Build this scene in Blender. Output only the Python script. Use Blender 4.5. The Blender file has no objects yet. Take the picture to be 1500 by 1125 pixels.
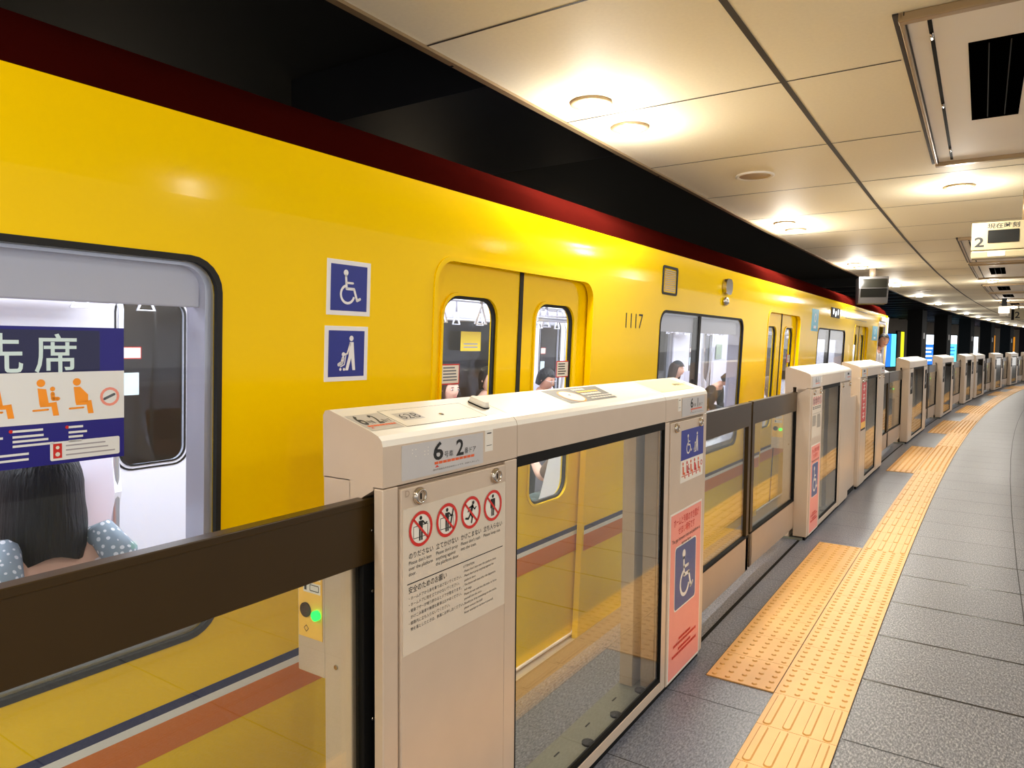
import bpy, bmesh, math, random
from math import sin, cos, pi, radians, atan2, sqrt
from mathutils import Vector, Matrix
random.seed(7)
S = bpy.context.scene
COL = S.collection

# ---------------------------------------------------------------- camera, world, exposure
YAW, PITCH, ROLL = .5818, .0556, .0085
fwd = Vector((-sin(YAW) * cos(PITCH), cos(YAW) * cos(PITCH), -sin(PITCH)))
rgt = Vector((cos(YAW), sin(YAW), 0)); upv = rgt.cross(fwd)
r2 = cos(ROLL) * rgt + sin(ROLL) * upv; u2 = -sin(ROLL) * rgt + cos(ROLL) * upv
cam = bpy.data.cameras.new('camera'); co = bpy.data.objects.new('camera', cam); COL.objects.link(co)
co.matrix_world = Matrix(((r2.x, u2.x, -fwd.x, 1.0909), (r2.y, u2.y, -fwd.y, 0), (r2.z, u2.z, -fwd.z, 1.5138), (0, 0, 0, 1)))
cam.sensor_width = 36; cam.lens = 1041 / 1500 * 36; cam.clip_start = .02; cam.clip_end = 300
S.camera = co
W = bpy.data.worlds.new('world'); S.world = W; W.use_nodes = True
bg = W.node_tree.nodes['Background']; bg.inputs[0].default_value = (1, .97, .93, 1); bg.inputs[1].default_value = .7
vs = S.view_settings; vs.view_transform = 'Standard'; vs.look = 'None'; vs.gamma = 1; vs.exposure = 0.78
try: vs.use_curve_mapping = False
except Exception: pass
try:
    S.cycles.use_denoising = True
    S.cycles.max_bounces = 10; S.cycles.transparent_max_bounces = 24; S.cycles.diffuse_bounces = 4
    S.cycles.sample_clamp_indirect = 4
except Exception: pass
LAMP_W = 8.0      # each ceiling downlight, light thrown down
FILL_W = 6.5      # added unseen point light under each lens, brightening the ceiling
CAR_W = 25.0       # each ceiling lamp inside the train

# ---------------------------------------------------------------- materials
def lin(c):
    if isinstance(c, str):
        c = tuple(int(c[i:i + 2], 16) / 255 for i in (0, 2, 4))
    return tuple(x / 12.92 if x <= .04045 else ((x + .055) / 1.055) ** 2.4 for x in c)
MATS = {}
def M(name, c, rough=.5, metal=0., var=.06, scale=25., bump=0., coat=0., spec=.5, stretch=None):
    m = bpy.data.materials.new(name); m.use_nodes = True; nt = m.node_tree; N = nt.nodes; L = nt.links
    b = N['Principled BSDF']; c = lin(c)
    b.inputs['Roughness'].default_value = rough; b.inputs['Metallic'].default_value = metal
    b.inputs['Coat Weight'].default_value = coat; b.inputs['Coat Roughness'].default_value = .06
    b.inputs['Specular IOR Level'].default_value = spec
    tc = N.new('ShaderNodeTexCoord'); nz = N.new('ShaderNodeTexNoise'); nz.inputs['Scale'].default_value = scale; nz.inputs['Detail'].default_value = 4
    src = tc.outputs['Object']
    if stretch:
        mp = N.new('ShaderNodeMapping'); mp.inputs['Scale'].default_value = stretch; L.new(src, mp.inputs[0]); src = mp.outputs[0]
    L.new(src, nz.inputs['Vector'])
    mx = N.new('ShaderNodeMix'); mx.data_type = 'RGBA'
    mx.inputs[6].default_value = (*[max(0, x * (1 - var)) for x in c], 1); mx.inputs[7].default_value = (*[min(1, x * (1 + var)) for x in c], 1)
    L.new(nz.outputs['Fac'], mx.inputs[0]); L.new(mx.outputs[2], b.inputs['Base Color'])
    if bump:
        bp = N.new('ShaderNodeBump'); bp.inputs['Strength'].default_value = bump; bp.inputs['Distance'].default_value = .01
        L.new(nz.outputs['Fac'], bp.inputs['Height']); L.new(bp.outputs[0], b.inputs['Normal'])
    MATS[name] = m; return m
def glow(name, c, strength):
    m = bpy.data.materials.new(name); m.use_nodes = True; b = m.node_tree.nodes['Principled BSDF']; c = lin(c)
    b.inputs['Base Color'].default_value = (*c, 1); b.inputs['Emission Color'].default_value = (*c, 1); b.inputs['Emission Strength'].default_value = strength
    MATS[name] = m; return m
def glassmat(name, tint, ior=1.5, rough=0.0):
    m = bpy.data.materials.new(name); m.use_nodes = True; nt = m.node_tree; N = nt.nodes; L = nt.links
    N.remove(N['Principled BSDF']); out = N['Material Output']
    tr = N.new('ShaderNodeBsdfTransparent'); tr.inputs[0].default_value = (*lin(tint), 1)
    gl = N.new('ShaderNodeBsdfGlossy'); gl.inputs['Roughness'].default_value = rough
    f0 = ((ior - 1) / (ior + 1)) ** 2
    lw = N.new('ShaderNodeLayerWeight'); lw.inputs[0].default_value = .5
    pw = N.new('ShaderNodeMath'); pw.operation = 'POWER'; pw.inputs[1].default_value = 5; L.new(lw.outputs['Facing'], pw.inputs[0])
    fr = N.new('ShaderNodeMath'); fr.operation = 'MULTIPLY_ADD'; fr.inputs[1].default_value = 1 - f0; fr.inputs[2].default_value = f0; L.new(pw.outputs[0], fr.inputs[0])
    mx = N.new('ShaderNodeMixShader'); L.new(fr.outputs[0], mx.inputs[0]); L.new(tr.outputs[0], mx.inputs[1]); L.new(gl.outputs[0], mx.inputs[2])
    L.new(mx.outputs[0], out.inputs[0]); MATS[name] = m; return m

M('yellow', (1.0, .825, .0), .12, 0, .03, 2.0, spec=.10)
M('maroon', (.19, .03, .02), .85, 0, .1, 5, spec=.0)
M('navy', (.11, .17, .38), .35, 0, .04)
M('white_paint', (.93, .93, .95), .4, 0, .02)
M('orange', (.86, .47, .13), .35, 0, .04)
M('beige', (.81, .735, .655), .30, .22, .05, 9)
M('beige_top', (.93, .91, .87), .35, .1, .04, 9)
M('beige_dark', (.68, .60, .52), .38, .2, .05, 9)
M('black_band', (.21, .15, .05), .3, 0, .15, 6, spec=.25)
M('black', (.02, .02, .02), .7, 0, .1, spec=.2)
M('void', (.006, .006, .005), .9, 0, .1, spec=0)
M('rubber', (.05, .05, .055), .7, 0, .1)
M('steel', (.84, .85, .87), .3, .7, .04, 8)
M('alu', (.80, .80, .86), .35, .35, .04, 8)
M('chrome', (.75, .72, .68), .15, 1., .05)
M('sign_white', (.90, .88, .84), .4, 0, .02)
M('notice', (.84, .79, .72), .4, .05, .03)
M('plate_grey', (.76, .75, .75), .35, .1, .02)
M('ink', (.05, .045, .045), .6, 0, .1)
M('sign_red', (.80, .13, .09), .45, 0, .05)
M('sign_orange', (.86, .36, .14), .45, 0, .05)
M('sign_pink', (.93, .58, .52), .4, 0, .03)
M('sign_blue', (.20, .30, .52), .4, 0, .05)
M('deep_blue', (.03, .12, .55), .4, 0, .08)
M('sticker_navy', (.08, .06, .50), .4, 0, .05)
M('sticker_orange', (.98, .60, .10), .4, 0, .05)
M('label_orange', (.97, .76, .30), .45, 0, .04)
M('train_reflection', (.93, .86, .66), .4, 0, .03)
M('poster_grey', (.36, .38, .42), .4, 0, .05)
M('cyan', (.20, .68, .82), .35, 0, .05)
M('in_white', (.93, .93, .97), .4, 0, .02)
M('blind', (.84, .83, .88), .5, 0, .02)
M('monitor_grey', (.30, .29, .29), .4, .2, .05)
M('rim', (.74, .64, .48), .35, .3, .04)
M('in_grey', (.62, .61, .65), .4, 0, .03)
M('in_floor', (.45, .44, .44), .5, 0, .1)
M('seat_fabric', (.60, .34, .20), .9, 0, .15, 60)
M('ceiling_panel', (.97, .93, .82), .6, .0, .05, 70, bump=.02, spec=.2)
M('ceiling_white', (.95, .92, .87), .6, 0, .02, 5, spec=.2)
M('trim_tan', (.62, .53, .40), .35, .4, .05)
M('groove', (.14, .10, .06), .6, 0, .1)
M('tunnel', (.045, .047, .055), .7, 0, .3, 3)
M('tunnel_beam', (.10, .11, .14), .45, 0, .3, 2)
M('trackbed', (.06, .055, .05), .9, 0, .4, 12)
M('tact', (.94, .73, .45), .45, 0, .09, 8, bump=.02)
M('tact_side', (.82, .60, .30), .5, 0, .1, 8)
M('joint_metal', (.16, .14, .12), .25, .8, .1)
M('joint_dark', (.12, .11, .11), .6, 0, .1)
M('base_plate', (.52, .53, .50), .4, .3, .1, 12)
M('display', (.035, .035, .02), .3, 0, .2)
M('sign_cream', (.62, .57, .44), .4, 0, .03)
M('led_off', (.16, .06, .03), .25, 0, .1)
M('skin', (.93, .74, .64), .5, 0, .04)
M('skin2', (.88, .66, .55), .5, 0, .04)
M('lips', (.72, .38, .36), .5, 0, .05)
M('eye_white', (.92, .91, .9), .3, 0, .02)
M('hair_black', (.07, .06, .055), .5, 0, .6, 90, bump=.8, stretch=(1, 1, .06))
M('hair_brown', (.28, .20, .15), .5, 0, .45, 90, bump=.8, stretch=(1, 1, .06))
M('cloth_pink', (.97, .91, .91), .8, 0, .06, 10, bump=.1)
M('cloth_dark', (.13, .15, .16), .85, 0, .15, 10, bump=.1)
M('cloth_brown', (.42, .33, .26), .85, 0, .1, 10, bump=.1)
M('cloth_green', (.32, .37, .35), .85, 0, .1, 10, bump=.1)
M('cloth_grey', (.55, .55, .58), .85, 0, .1, 10, bump=.1)
M('cloth_white', (.86, .87, .92), .8, 0, .05, 10)
M('cloth_rose', (.92, .70, .78), .8, 0, .06, 10)
M('shoe', (.12, .11, .11), .5, 0, .1)
M('paper_pale', (.84, .93, .95), .5, 0, .02)
M('poster_green', (.66, .72, .62), .5, 0, .05)
M('poster_yellow', (.98, .84, .12), .5, 0, .05)
M('sticker_pale', (.90, .91, .92), .4, 0, .04, 4)
M('wall_tile', (.52, .46, .38), .5, 0, .15, 3)
M('sealed', (.55, .47, .36), .5, .2, .05)
glassmat('gate_glass', (.975, .98, .96), 1.85)
glassmat('train_glass', (.96, .97, .98), 1.35)
glassmat('cream_film', (.86, .88, .80), 1.4)
glow('lamp', (1, .96, .86), 14.0)
glow('led_strip', (1, .98, .97), 3.2)
glow('led_green', (.05, .95, .30), 1.6)
glow('exit_glow', (1, .94, .84), 1.6)
glow('ad_blue', (.12, .42, .86), 1.1)
glow('ad_cyan', (.35, .85, .95), 1.2)
glow('ad_white', (.92, .97, 1.0), 1.5)
glow('ad_orange', (.80, .50, .05), .6)
glow('ad_yellow', (.85, .85, .10), .9)
glow('ad_pink', (.95, .25, .55), 1.0)
glow('indicator', (.95, .98, 1.0), 1.6)
def granite(name, base, lo, hi):
    m = bpy.data.materials.new(name); m.use_nodes = True; nt = m.node_tree; N = nt.nodes; L = nt.links; b = N['Principled BSDF']
    tc = N.new('ShaderNodeTexCoord'); mp = N.new('ShaderNodeMapping'); mp.inputs['Scale'].default_value = (1.5, .55, 1); mp.inputs['Rotation'].default_value = (0, 0, .5)
    L.new(tc.outputs['Object'], mp.inputs[0])
    v = N.new('ShaderNodeTexNoise'); v.inputs['Scale'].default_value = 95; v.inputs['Detail'].default_value = 5; v.inputs['Roughness'].default_value = .75; L.new(mp.outputs[0], v.inputs['Vector'])
    cr = N.new('ShaderNodeValToRGB'); e = cr.color_ramp.elements
    e[0].position = .34; e[0].color = (*lin(lo), 1); e[1].position = .68; e[1].color = (*lin(hi), 1)
    k = e.new(.5); k.color = (*lin(base), 1)
    L.new(v.outputs['Fac'], cr.inputs[0])
    n2 = N.new('ShaderNodeTexNoise'); n2.inputs['Scale'].default_value = 1.3; n2.inputs['Detail'].default_value = 3; L.new(tc.outputs['Object'], n2.inputs['Vector'])
    mr = N.new('ShaderNodeMapRange'); mr.inputs[3].default_value = .8; mr.inputs[4].default_value = 1.18; L.new(n2.outputs['Fac'], mr.inputs[0])
    mu = N.new('ShaderNodeMix'); mu.data_type = 'RGBA'; mu.blend_type = 'MULTIPLY'; mu.inputs[0].default_value = 1
    L.new(cr.outputs[0], mu.inputs[6]); L.new(mr.outputs[0], mu.inputs[7]); L.new(mu.outputs[2], b.inputs['Base Color'])
    b.inputs['Roughness'].default_value = .34
    bp = N.new('ShaderNodeBump'); bp.inputs['Strength'].default_value = .12; bp.inputs['Distance'].default_value = .004; L.new(v.outputs['Fac'], bp.inputs['Height']); L.new(bp.outputs[0], b.inputs['Normal'])
    MATS[name] = m
granite('granite', (.405, .41, .435), (.16, .16, .18), (.72, .71, .71))
granite('granite_edge', (.46, .475, .53), (.27, .28, .32), (.64, .65, .70))
def dotted(name, c, d):
    m = M(name, c, .8, 0, .05); nt = m.node_tree; N = nt.nodes; L = nt.links; b = N['Principled BSDF']
    tc = N.new('ShaderNodeTexCoord'); v = N.new('ShaderNodeTexVoronoi'); v.inputs['Scale'].default_value = 55; v.inputs['Randomness'].default_value = .25; L.new(tc.outputs['Object'], v.inputs['Vector'])
    lt = N.new('ShaderNodeMath'); lt.operation = 'LESS_THAN'; lt.inputs[1].default_value = .32; L.new(v.outputs['Distance'], lt.inputs[0])
    mx = N.new('ShaderNodeMix'); mx.data_type = 'RGBA'; mx.inputs[6].default_value = (*lin(c), 1); mx.inputs[7].default_value = (*lin(d), 1)
    L.new(lt.outputs[0], mx.inputs[0]); L.new(mx.outputs[2], b.inputs['Base Color'])
dotted('cloth_dots', (.60, .66, .70), (.94, .95, .96))

# ---------------------------------------------------------------- mesh builder
GLYPH = {}
def text_mesh(s, bold):
    k = (s, bold)
    if k not in GLYPH:
        cu = bpy.data.curves.new('lettering', 'FONT'); cu.body = s; cu.size = 1; cu.offset = bold; cu.resolution_u = 3
        o = bpy.data.objects.new('lettering', cu); me = o.to_mesh()
        vs_ = [v.co.copy() for v in me.vertices]; fs = [tuple(p.vertices) for p in me.polygons]
        w = max((v.x for v in vs_), default=0); GLYPH[k] = (vs_, fs, w)
        o.to_mesh_clear(); bpy.data.objects.remove(o); bpy.data.curves.remove(cu)
    return GLYPH[k]
def rr(x0, x1, y0, y1, r, n=6):
    p = []
    for cx, cy, a0 in ((x1 - r, y1 - r, 0), (x0 + r, y1 - r, 90), (x0 + r, y0 + r, 180), (x1 - r, y0 + r, 270)):
        for i in range(n + 1):
            a = radians(a0 + 90 * i / n); p.append((cx + r * cos(a), cy + r * sin(a)))
    return p
def circ(cx, cy, r, n=24, ry=None):
    return [(cx + r * cos(2 * pi * i / n), cy + (ry or r) * sin(2 * pi * i / n)) for i in range(n)]
class MB:
    def __init__(s): s.bm = bmesh.new(); s.mats = []
    def mi(s, m):
        if m not in s.mats: s.mats.append(m)
        return s.mats.index(m)
    def face(s, pts, m, smooth=False):
        vs_ = [s.bm.verts.new(p) for p in pts]
        try:
            f = s.bm.faces.new(vs_); f.material_index = s.mi(m); f.smooth = smooth
        except ValueError: pass
    def grid(s, rows, m, smooth=True, close=False):
        vr = [[s.bm.verts.new(p) for p in r] for r in rows]; k = s.mi(m)
        for a, b in zip(vr, vr[1:]):
            n = len(a)
            for i in range(n if close else n - 1):
                j = (i + 1) % n
                f = s.bm.faces.new((a[i], a[j], b[j], b[i])); f.material_index = k; f.smooth = smooth
        return vr
    def box(s, x0, x1, y0, y1, z0, z1, m, bev=0., seg=2):
        t = bmesh.new()
        bmesh.ops.create_cube(t, size=1, matrix=Matrix.Translation(((x0 + x1) / 2, (y0 + y1) / 2, (z0 + z1) / 2)) @ Matrix.Diagonal((abs(x1 - x0), abs(y1 - y0), abs(z1 - z0), 1)))
        if bev: bmesh.ops.bevel(t, geom=t.edges[:], offset=bev, segments=seg, profile=.5, affect='EDGES')
        s._add(t, m)
    def _add(s, t, m, smooth=False):
        k = s.mi(m)
        mp = {v: s.bm.verts.new(v.co) for v in t.verts}
        for f in t.faces:
            try:
                g = s.bm.faces.new([mp[v] for v in f.verts]); g.material_index = k; g.smooth = smooth or f.smooth
            except ValueError: pass
        t.free()
    def prism(s, pts, fn, a0, a1, m, smooth=False):       # pts 2-D, fn(x, y, a) -> 3-D
        n = len(pts); A = [s.bm.verts.new(fn(x, y, a0)) for x, y in pts]; B = [s.bm.verts.new(fn(x, y, a1)) for x, y in pts]; k = s.mi(m)
        fs = []
        for i in range(n):
            j = (i + 1) % n; f = s.bm.faces.new((A[i], A[j], B[j], B[i])); f.smooth = smooth; fs.append(f)
        fs.append(s.bm.faces.new(A[::-1])); fs.append(s.bm.faces.new(B))
        for f in fs: f.material_index = k
        bmesh.ops.recalc_face_normals(s.bm, faces=fs)
    def tube(s, path, r, m, n=8, caps=True):
        path = [Vector(p) for p in path]; rows = []
        d0 = (path[1] - path[0]).normalized(); up = Vector((0, 0, 1)) if abs(d0.z) < .9 else Vector((1, 0, 0))
        for i, p in enumerate(path):
            d = (path[min(i + 1, len(path) - 1)] - path[max(i - 1, 0)]).normalized()
            a = d.cross(up).normalized(); b = d.cross(a); ri = r[i] if isinstance(r, (list, tuple)) else r
            rows.append([p + ri * (cos(2 * pi * k / n) * a + sin(2 * pi * k / n) * b) for k in range(n)])
        vr = s.grid(rows, m, True, True)
        if caps:
            for row in (vr[0][::-1], vr[-1]):
                f = s.bm.faces.new(row); f.material_index = s.mi(m)
    def ball(s, c, r, m, sc=(1, 1, 1), n=12):
        t = bmesh.new(); bmesh.ops.create_uvsphere(t, u_segments=n, v_segments=max(6, n * 2 // 3), radius=r, matrix=Matrix.Translation(c) @ Matrix.Diagonal((*sc, 1)))
        s._add(t, m, True)
    def plate(s, outer, holes, fn, a0, a1, m):             # polygon with holes, thickness a0..a1
        cu = bpy.data.curves.new('plate', 'CURVE'); cu.dimensions = '2D'; cu.fill_mode = 'BOTH'; cu.extrude = .5
        for pts in [outer] + holes:
            sp = cu.splines.new('POLY'); sp.points.add(len(pts) - 1); sp.use_cyclic_u = True
            for q, (x, y) in zip(sp.points, pts): q.co = (x, y, 0, 1)
        o = bpy.data.objects.new('plate', cu); me = o.to_mesh(); k = s.mi(m)
        vs_ = [s.bm.verts.new(fn(v.co.x, v.co.y, a0 + (a1 - a0) * (v.co.z + .5))) for v in me.vertices]; fs = []
        for p in me.polygons:
            try: f = s.bm.faces.new([vs_[i] for i in p.vertices]); f.material_index = k; fs.append(f)
            except ValueError: pass
        bmesh.ops.remove_doubles(s.bm, verts=vs_, dist=1e-5)
        bmesh.ops.recalc_face_normals(s.bm, faces=[f for f in fs if f.is_valid])
        o.to_mesh_clear(); bpy.data.objects.remove(o); bpy.data.curves.remove(cu)
    def build(s, name, parent=None, label=None, kind=None):
        me = bpy.data.meshes.new(name); s.bm.to_mesh(me); s.bm.free()
        for m in s.mats: me.materials.append(MATS[m])
        o = bpy.data.objects.new(name, me); COL.objects.link(o)
        if parent: o.parent = parent
        if label: o['label'] = label
        if kind: o['kind'] = kind
        return o
class Art:
    """flat printing on a surface: origin, right and up directions; later layers lie above earlier ones"""
    def __init__(s, mb, o, X, Y, step=.0004):
        s.mb = mb; s.o = Vector(o); s.X = Vector(X); s.Y = Vector(Y); s.N = s.X.cross(s.Y).normalized(); s.k = 1; s.step = step
    def P(s, x, y): return s.o + s.X * x + s.Y * y + s.N * (s.step * s.k)
    def up(s): s.k += 1; return s
    def poly(s, pts, m): s.mb.face([s.P(x, y) for x, y in pts], m)
    def rect(s, x0, x1, y0, y1, m): s.poly([(x0, y0), (x1, y0), (x1, y1), (x0, y1)], m)
    def rrect(s, x0, x1, y0, y1, r, m): s.poly(rr(x0, x1, y0, y1, r, 4), m)
    def circle(s, x, y, r, m, n=20, ry=None): s.poly(circ(x, y, r, n, ry), m)
    def ring(s, x, y, r0, r1, m, a0=0, a1=360, n=28):
        q = [(radians(a0 + (a1 - a0) * i / n)) for i in range(n + 1)]
        for a, b in zip(q, q[1:]):
            s.poly([(x + r0 * cos(a), y + r0 * sin(a)), (x + r1 * cos(a), y + r1 * sin(a)), (x + r1 * cos(b), y + r1 * sin(b)), (x + r0 * cos(b), y + r0 * sin(b))], m)
    def line(s, pts, w, m, caps=True):
        for (x0, y0), (x1, y1) in zip(pts, pts[1:]):
            d = sqrt((x1 - x0) ** 2 + (y1 - y0) ** 2) or 1; nx, ny = -(y1 - y0) / d * w / 2, (x1 - x0) / d * w / 2
            s.poly([(x0 - nx, y0 - ny), (x1 - nx, y1 - ny), (x1 + nx, y1 + ny), (x0 + nx, y0 + ny)], m)
        if caps:
            for x, y in pts: s.circle(x, y, w / 2, m, 8)
    def text(s, t, x, y, size, m, bold=0., align='l', wide=None):
        vs_, fs, w = text_mesh(t, bold); sx = size
        if wide and w: sx = wide / w
        if align == 'c': x -= w * sx / 2
        if align == 'r': x -= w * sx
        k = s.mb.mi(m); nv = [s.mb.bm.verts.new(s.P(x + v.x * sx, y + v.y * size)) for v in vs_]
        for f in fs:
            try: s.mb.bm.faces.new([nv[i] for i in f]).material_index = k
            except ValueError: pass
    # pictograms --------------------------------------------------
    def wheelchair(s, cx, cy, h, m):
        q = lambda x, y: (cx + x * h, cy + y * h)
        s.circle(*q(-.13, .41), .085 * h, m)
        s.line([q(-.13, .33), q(-.10, -.02), q(.17, -.02), q(.29, -.33), q(.40, -.28)], .075 * h, m)
        s.line([q(-.11, .14), q(.13, .14)], .06 * h, m)
        s.ring(*q(-.06, -.17), .205 * h, .275 * h, m, 110, 345)
    def stroller(s, cx, cy, h, m):
        q = lambda x, y: (cx + x * h, cy + y * h)
        s.circle(*q(.16, .42), .075 * h, m)
        s.poly([q(.10, .32), q(.24, .32), q(.32, -.46), q(.22, -.46), q(.16, -.12), q(.06, -.46), q(-.05, -.46), q(.07, -.06)], m)
        s.line([q(.12, .28), q(.02, .0), q(-.06, -.02)], .05 * h, m)
        s.circle(*q(-.12, -.02), .06 * h, m)
        s.line([q(-.13, -.12), q(-.17, -.25), q(-.28, -.30)], .10 * h, m)
        s.line([q(-.03, -.05), q(-.08, -.30), q(-.22, -.36)], .03 * h, m)
        s.circle(*q(-.22, -.43), .04 * h, m); s.circle(*q(-.09, -.43), .04 * h, m)
    def sitter(s, cx, cy, h, m, kid=False, belly=False):
        q = lambda x, y: (cx + x * h, cy + y * h)
        s.circle(*q(-.08, .40), .10 * h, m)
        if belly: s.poly([q(-.16, .27), q(.0, .27), q(.2, .05), q(.2, -.14), q(-.12, -.14)], m)
        else: s.poly([q(-.16, .27), q(.04, .24), q(.10, -.14), q(-.12, -.14)], m)
        s.poly([q(-.12, -.14), q(.28, -.10), q(.34, -.46), q(.20, -.46), q(.16, -.22), q(-.10, -.22)], m)
        s.line([q(-.26, -.30), q(.08, -.29)], .05 * h, m)
        if kid:
            s.circle(*q(.19, .24), .06 * h, m); s.line([q(.19, .12), q(.2, -.02), q(.32, -.02)], .1 * h, m)
    def person(s, cx, cy, h, m, pose=0):
        q = lambda x, y: (cx + x * h, cy + y * h)
        if pose == 2:
            s.circle(*q(.16, .40), .08 * h, m)
            s.line([q(.10, .26), q(-.02, -.02)], .16 * h, m); s.line([q(-.02, -.04), q(.10, -.22), q(.04, -.44)], .09 * h, m)
            s.line([q(-.02, -.04), q(-.18, -.24), q(-.36, -.20)], .09 * h, m); s.line([q(.12, .26), q(.26, .10), q(.36, .18)], .06 * h, m); s.line([q(.08, .26), q(-.12, .22), q(-.2, .06)], .06 * h, m)
        else:
            s.circle(*q(0, .42), .08 * h, m)
            s.poly([q(-.13, .31), q(.13, .31), q(.10, -.05), q(-.10, -.05)], m)
            s.line([q(-.06, -.05), q(-.06, -.46)], .085 * h, m, False); s.line([q(.06, -.05), q(.06, -.46)], .085 * h, m, False)
            if pose == 3: s.line([q(-.14, .28), q(-.15, -.08)], .06 * h, m); s.line([q(.14, .28), q(.15, -.08)], .06 * h, m)
            else: s.line([q(.12, .28), q(.26, .14), q(.36, .20)], .06 * h, m)

def bars(a, x0, x1, ys, h, m, ragged=.25):
    for y in ys: a.rect(x0, x1 - random.random() * ragged * (x1 - x0), y, y + h, m)

def empty(name, label, cat, group=None, mat=None, loc=(0, 0, 0), rz=0.):
    o = bpy.data.objects.new(name, None); COL.objects.link(o); o.empty_display_size = .1
    if mat is not None: o.matrix_world = mat
    else: o.location = loc; o.rotation_euler = (0, 0, rz)
    o['label'] = label; o['category'] = cat
    if group: o['group'] = group
    return o
def tag(o, label, cat, group=None):
    o['label'] = label; o['category'] = cat
    if group: o['group'] = group
    return o
def struct(o): o['kind'] = 'structure'; return o

# ---------------------------------------------------------------- the platform follows a curve
RAD, S0 = 240., 3.4
def at(s, off, z=0.):
    if s <= S0: return Vector((off, s, z))
    a = (s - S0) / RAD
    return Vector((RAD - (RAD - off) * cos(a), S0 + (RAD - off) * sin(a), z))
def head(s): return 0. if s <= S0 else -(s - S0) / RAD
def steps(s0, s1, ds=2.0):
    n = max(1, int(math.ceil((s1 - s0) / ds))); return [s0 + (s1 - s0) * i / n for i in range(n + 1)]
def ribbon(mb, o0, o1, z0, z1, s0, s1, m, ds=2.0):        # surface between two offset lines
    mb.grid([[at(s, o0, z0), at(s, o1, z1)] for s in steps(s0, s1, ds)], m, False)
def arcbox(mb, o0, o1, z0, z1, s0, s1, m, ds=2.0):
    rows = [[at(s, o0, z0), at(s, o1, z0), at(s, o1, z1), at(s, o0, z1)] for s in steps(s0, s1, ds)]
    vr = mb.grid(rows, m, False, True)
    for row in (vr[0], vr[-1][::-1]):
        f = mb.bm.faces.new(row); f.material_index = mb.mi(m)
END = 80.
# floor
b = MB(); arcbox(b, -.5, .394, -.12, 0, -6, END, 'granite_edge'); arcbox(b, .394, 12, -.12, 0, -6, END, 'granite')
arcbox(b, -.6, -.5, -1.1, -.0, -6, END, 'sealed')
s = 4.14 - .6 * 15
while s < 45:
    near = 3.5 < s < 6.3
    b.face([at(s - (.008 if near else .003), .70, .0006), at(s - (.008 if near else .003), 9, .0006), at(s + (.008 if near else .003), 9, .0006), at(s + (.008 if near else .003), .70, .0006)], 'joint_metal' if near else 'joint_dark')
    b.face([at(s - .002, -.02, .0006), at(s - .002, .39, .0006), at(s + .002, .39, .0006), at(s + .002, -.02, .0006)], 'joint_dark')
    s += .6
for off in (1.345, 1.995, 2.645, 3.295): ribbon(b, off - .003, off + .003, .0007, .0007, -6, END, 'joint_dark')
ribbon(b, -.065, -.045, .0007, .0007, 2, 40, 'black')
struct(b.build('floor'))
# ceiling over the platform
CZ = 2.6
b = MB(); arcbox(b, -.64, 4.2, CZ, CZ + .12, -6, END, 'ceiling_panel')
s = 2.045 - 1.055 * 6
recess = [(2.66, 4.92), (8.3, 10.75), (10.95, 13.2), (14.6, 16.6), (16.8, 18.9), (20.3, 21.7)]
while s < 60:
    w = .005 if s < 12 else .006
    inrec = any(a < s < c for a, c in recess)
    b.face([at(s - w, -.64, CZ - .0012), at(s - w, .80 if inrec else 4.2, CZ - .0012), at(s + w, .80 if inrec else 4.2, CZ - .0012), at(s + w, -.64, CZ - .0012)], 'groove')
    s += 1.055
ribbon(b, .362, .386, CZ - .0016, CZ - .0016, -6, END, 'groove')
struct(b.build('ceiling'))
b = MB(); arcbox(b, -.668, -.638, CZ - .012, CZ + .05, -6, END, 'trim_tan')
arcbox(b, -.69, -.668, CZ + .03, CZ + .75, -6, END, 'tunnel')
s = -2.
while s < 40: arcbox(b, -.671, -.655, CZ - .014, CZ + .052, s - .004, s + .004, 'black'); s += 2.11
struct(b.build('trim_1'))
# tunnel over and beyond the tracks
b = MB(); arcbox(b, -6.4, -.69, 3.3, 3.45, -6, END, 'tunnel')
for s in steps(20, END, 1.6): arcbox(b, -6.2, -.75, 3.08, 3.3, s, s + .22, 'tunnel_beam')
arcbox(b, -2.9, -1.2, 2.95, 3.3, 3.3, 5.0, 'tunnel_beam')
struct(b.build('ceiling_tunnel'))
b = MB(); arcbox(b, -6.6, -6.2, -1.1, 3.3, -6, END, 'wall_tile'); struct(b.build('wall_left'))
b = MB(); arcbox(b, -6.4, -.6, -1.3, -1.1, -6, END, 'trackbed'); struct(b.build('floor_track'))
b = MB(); arcbox(b, -6.6, -.6, -1.3, 3.45, END, END + .2, 'tunnel'); struct(b.build('light_block_far'))  # added end wall, stops world light leaking into the tunnel
b = MB(); arcbox(b, -6.6, -.6, -1.3, 3.45, -6.2, -6, 'tunnel'); struct(b.build('light_block_near'))  # added wall behind the camera, also keeps world light out
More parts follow.
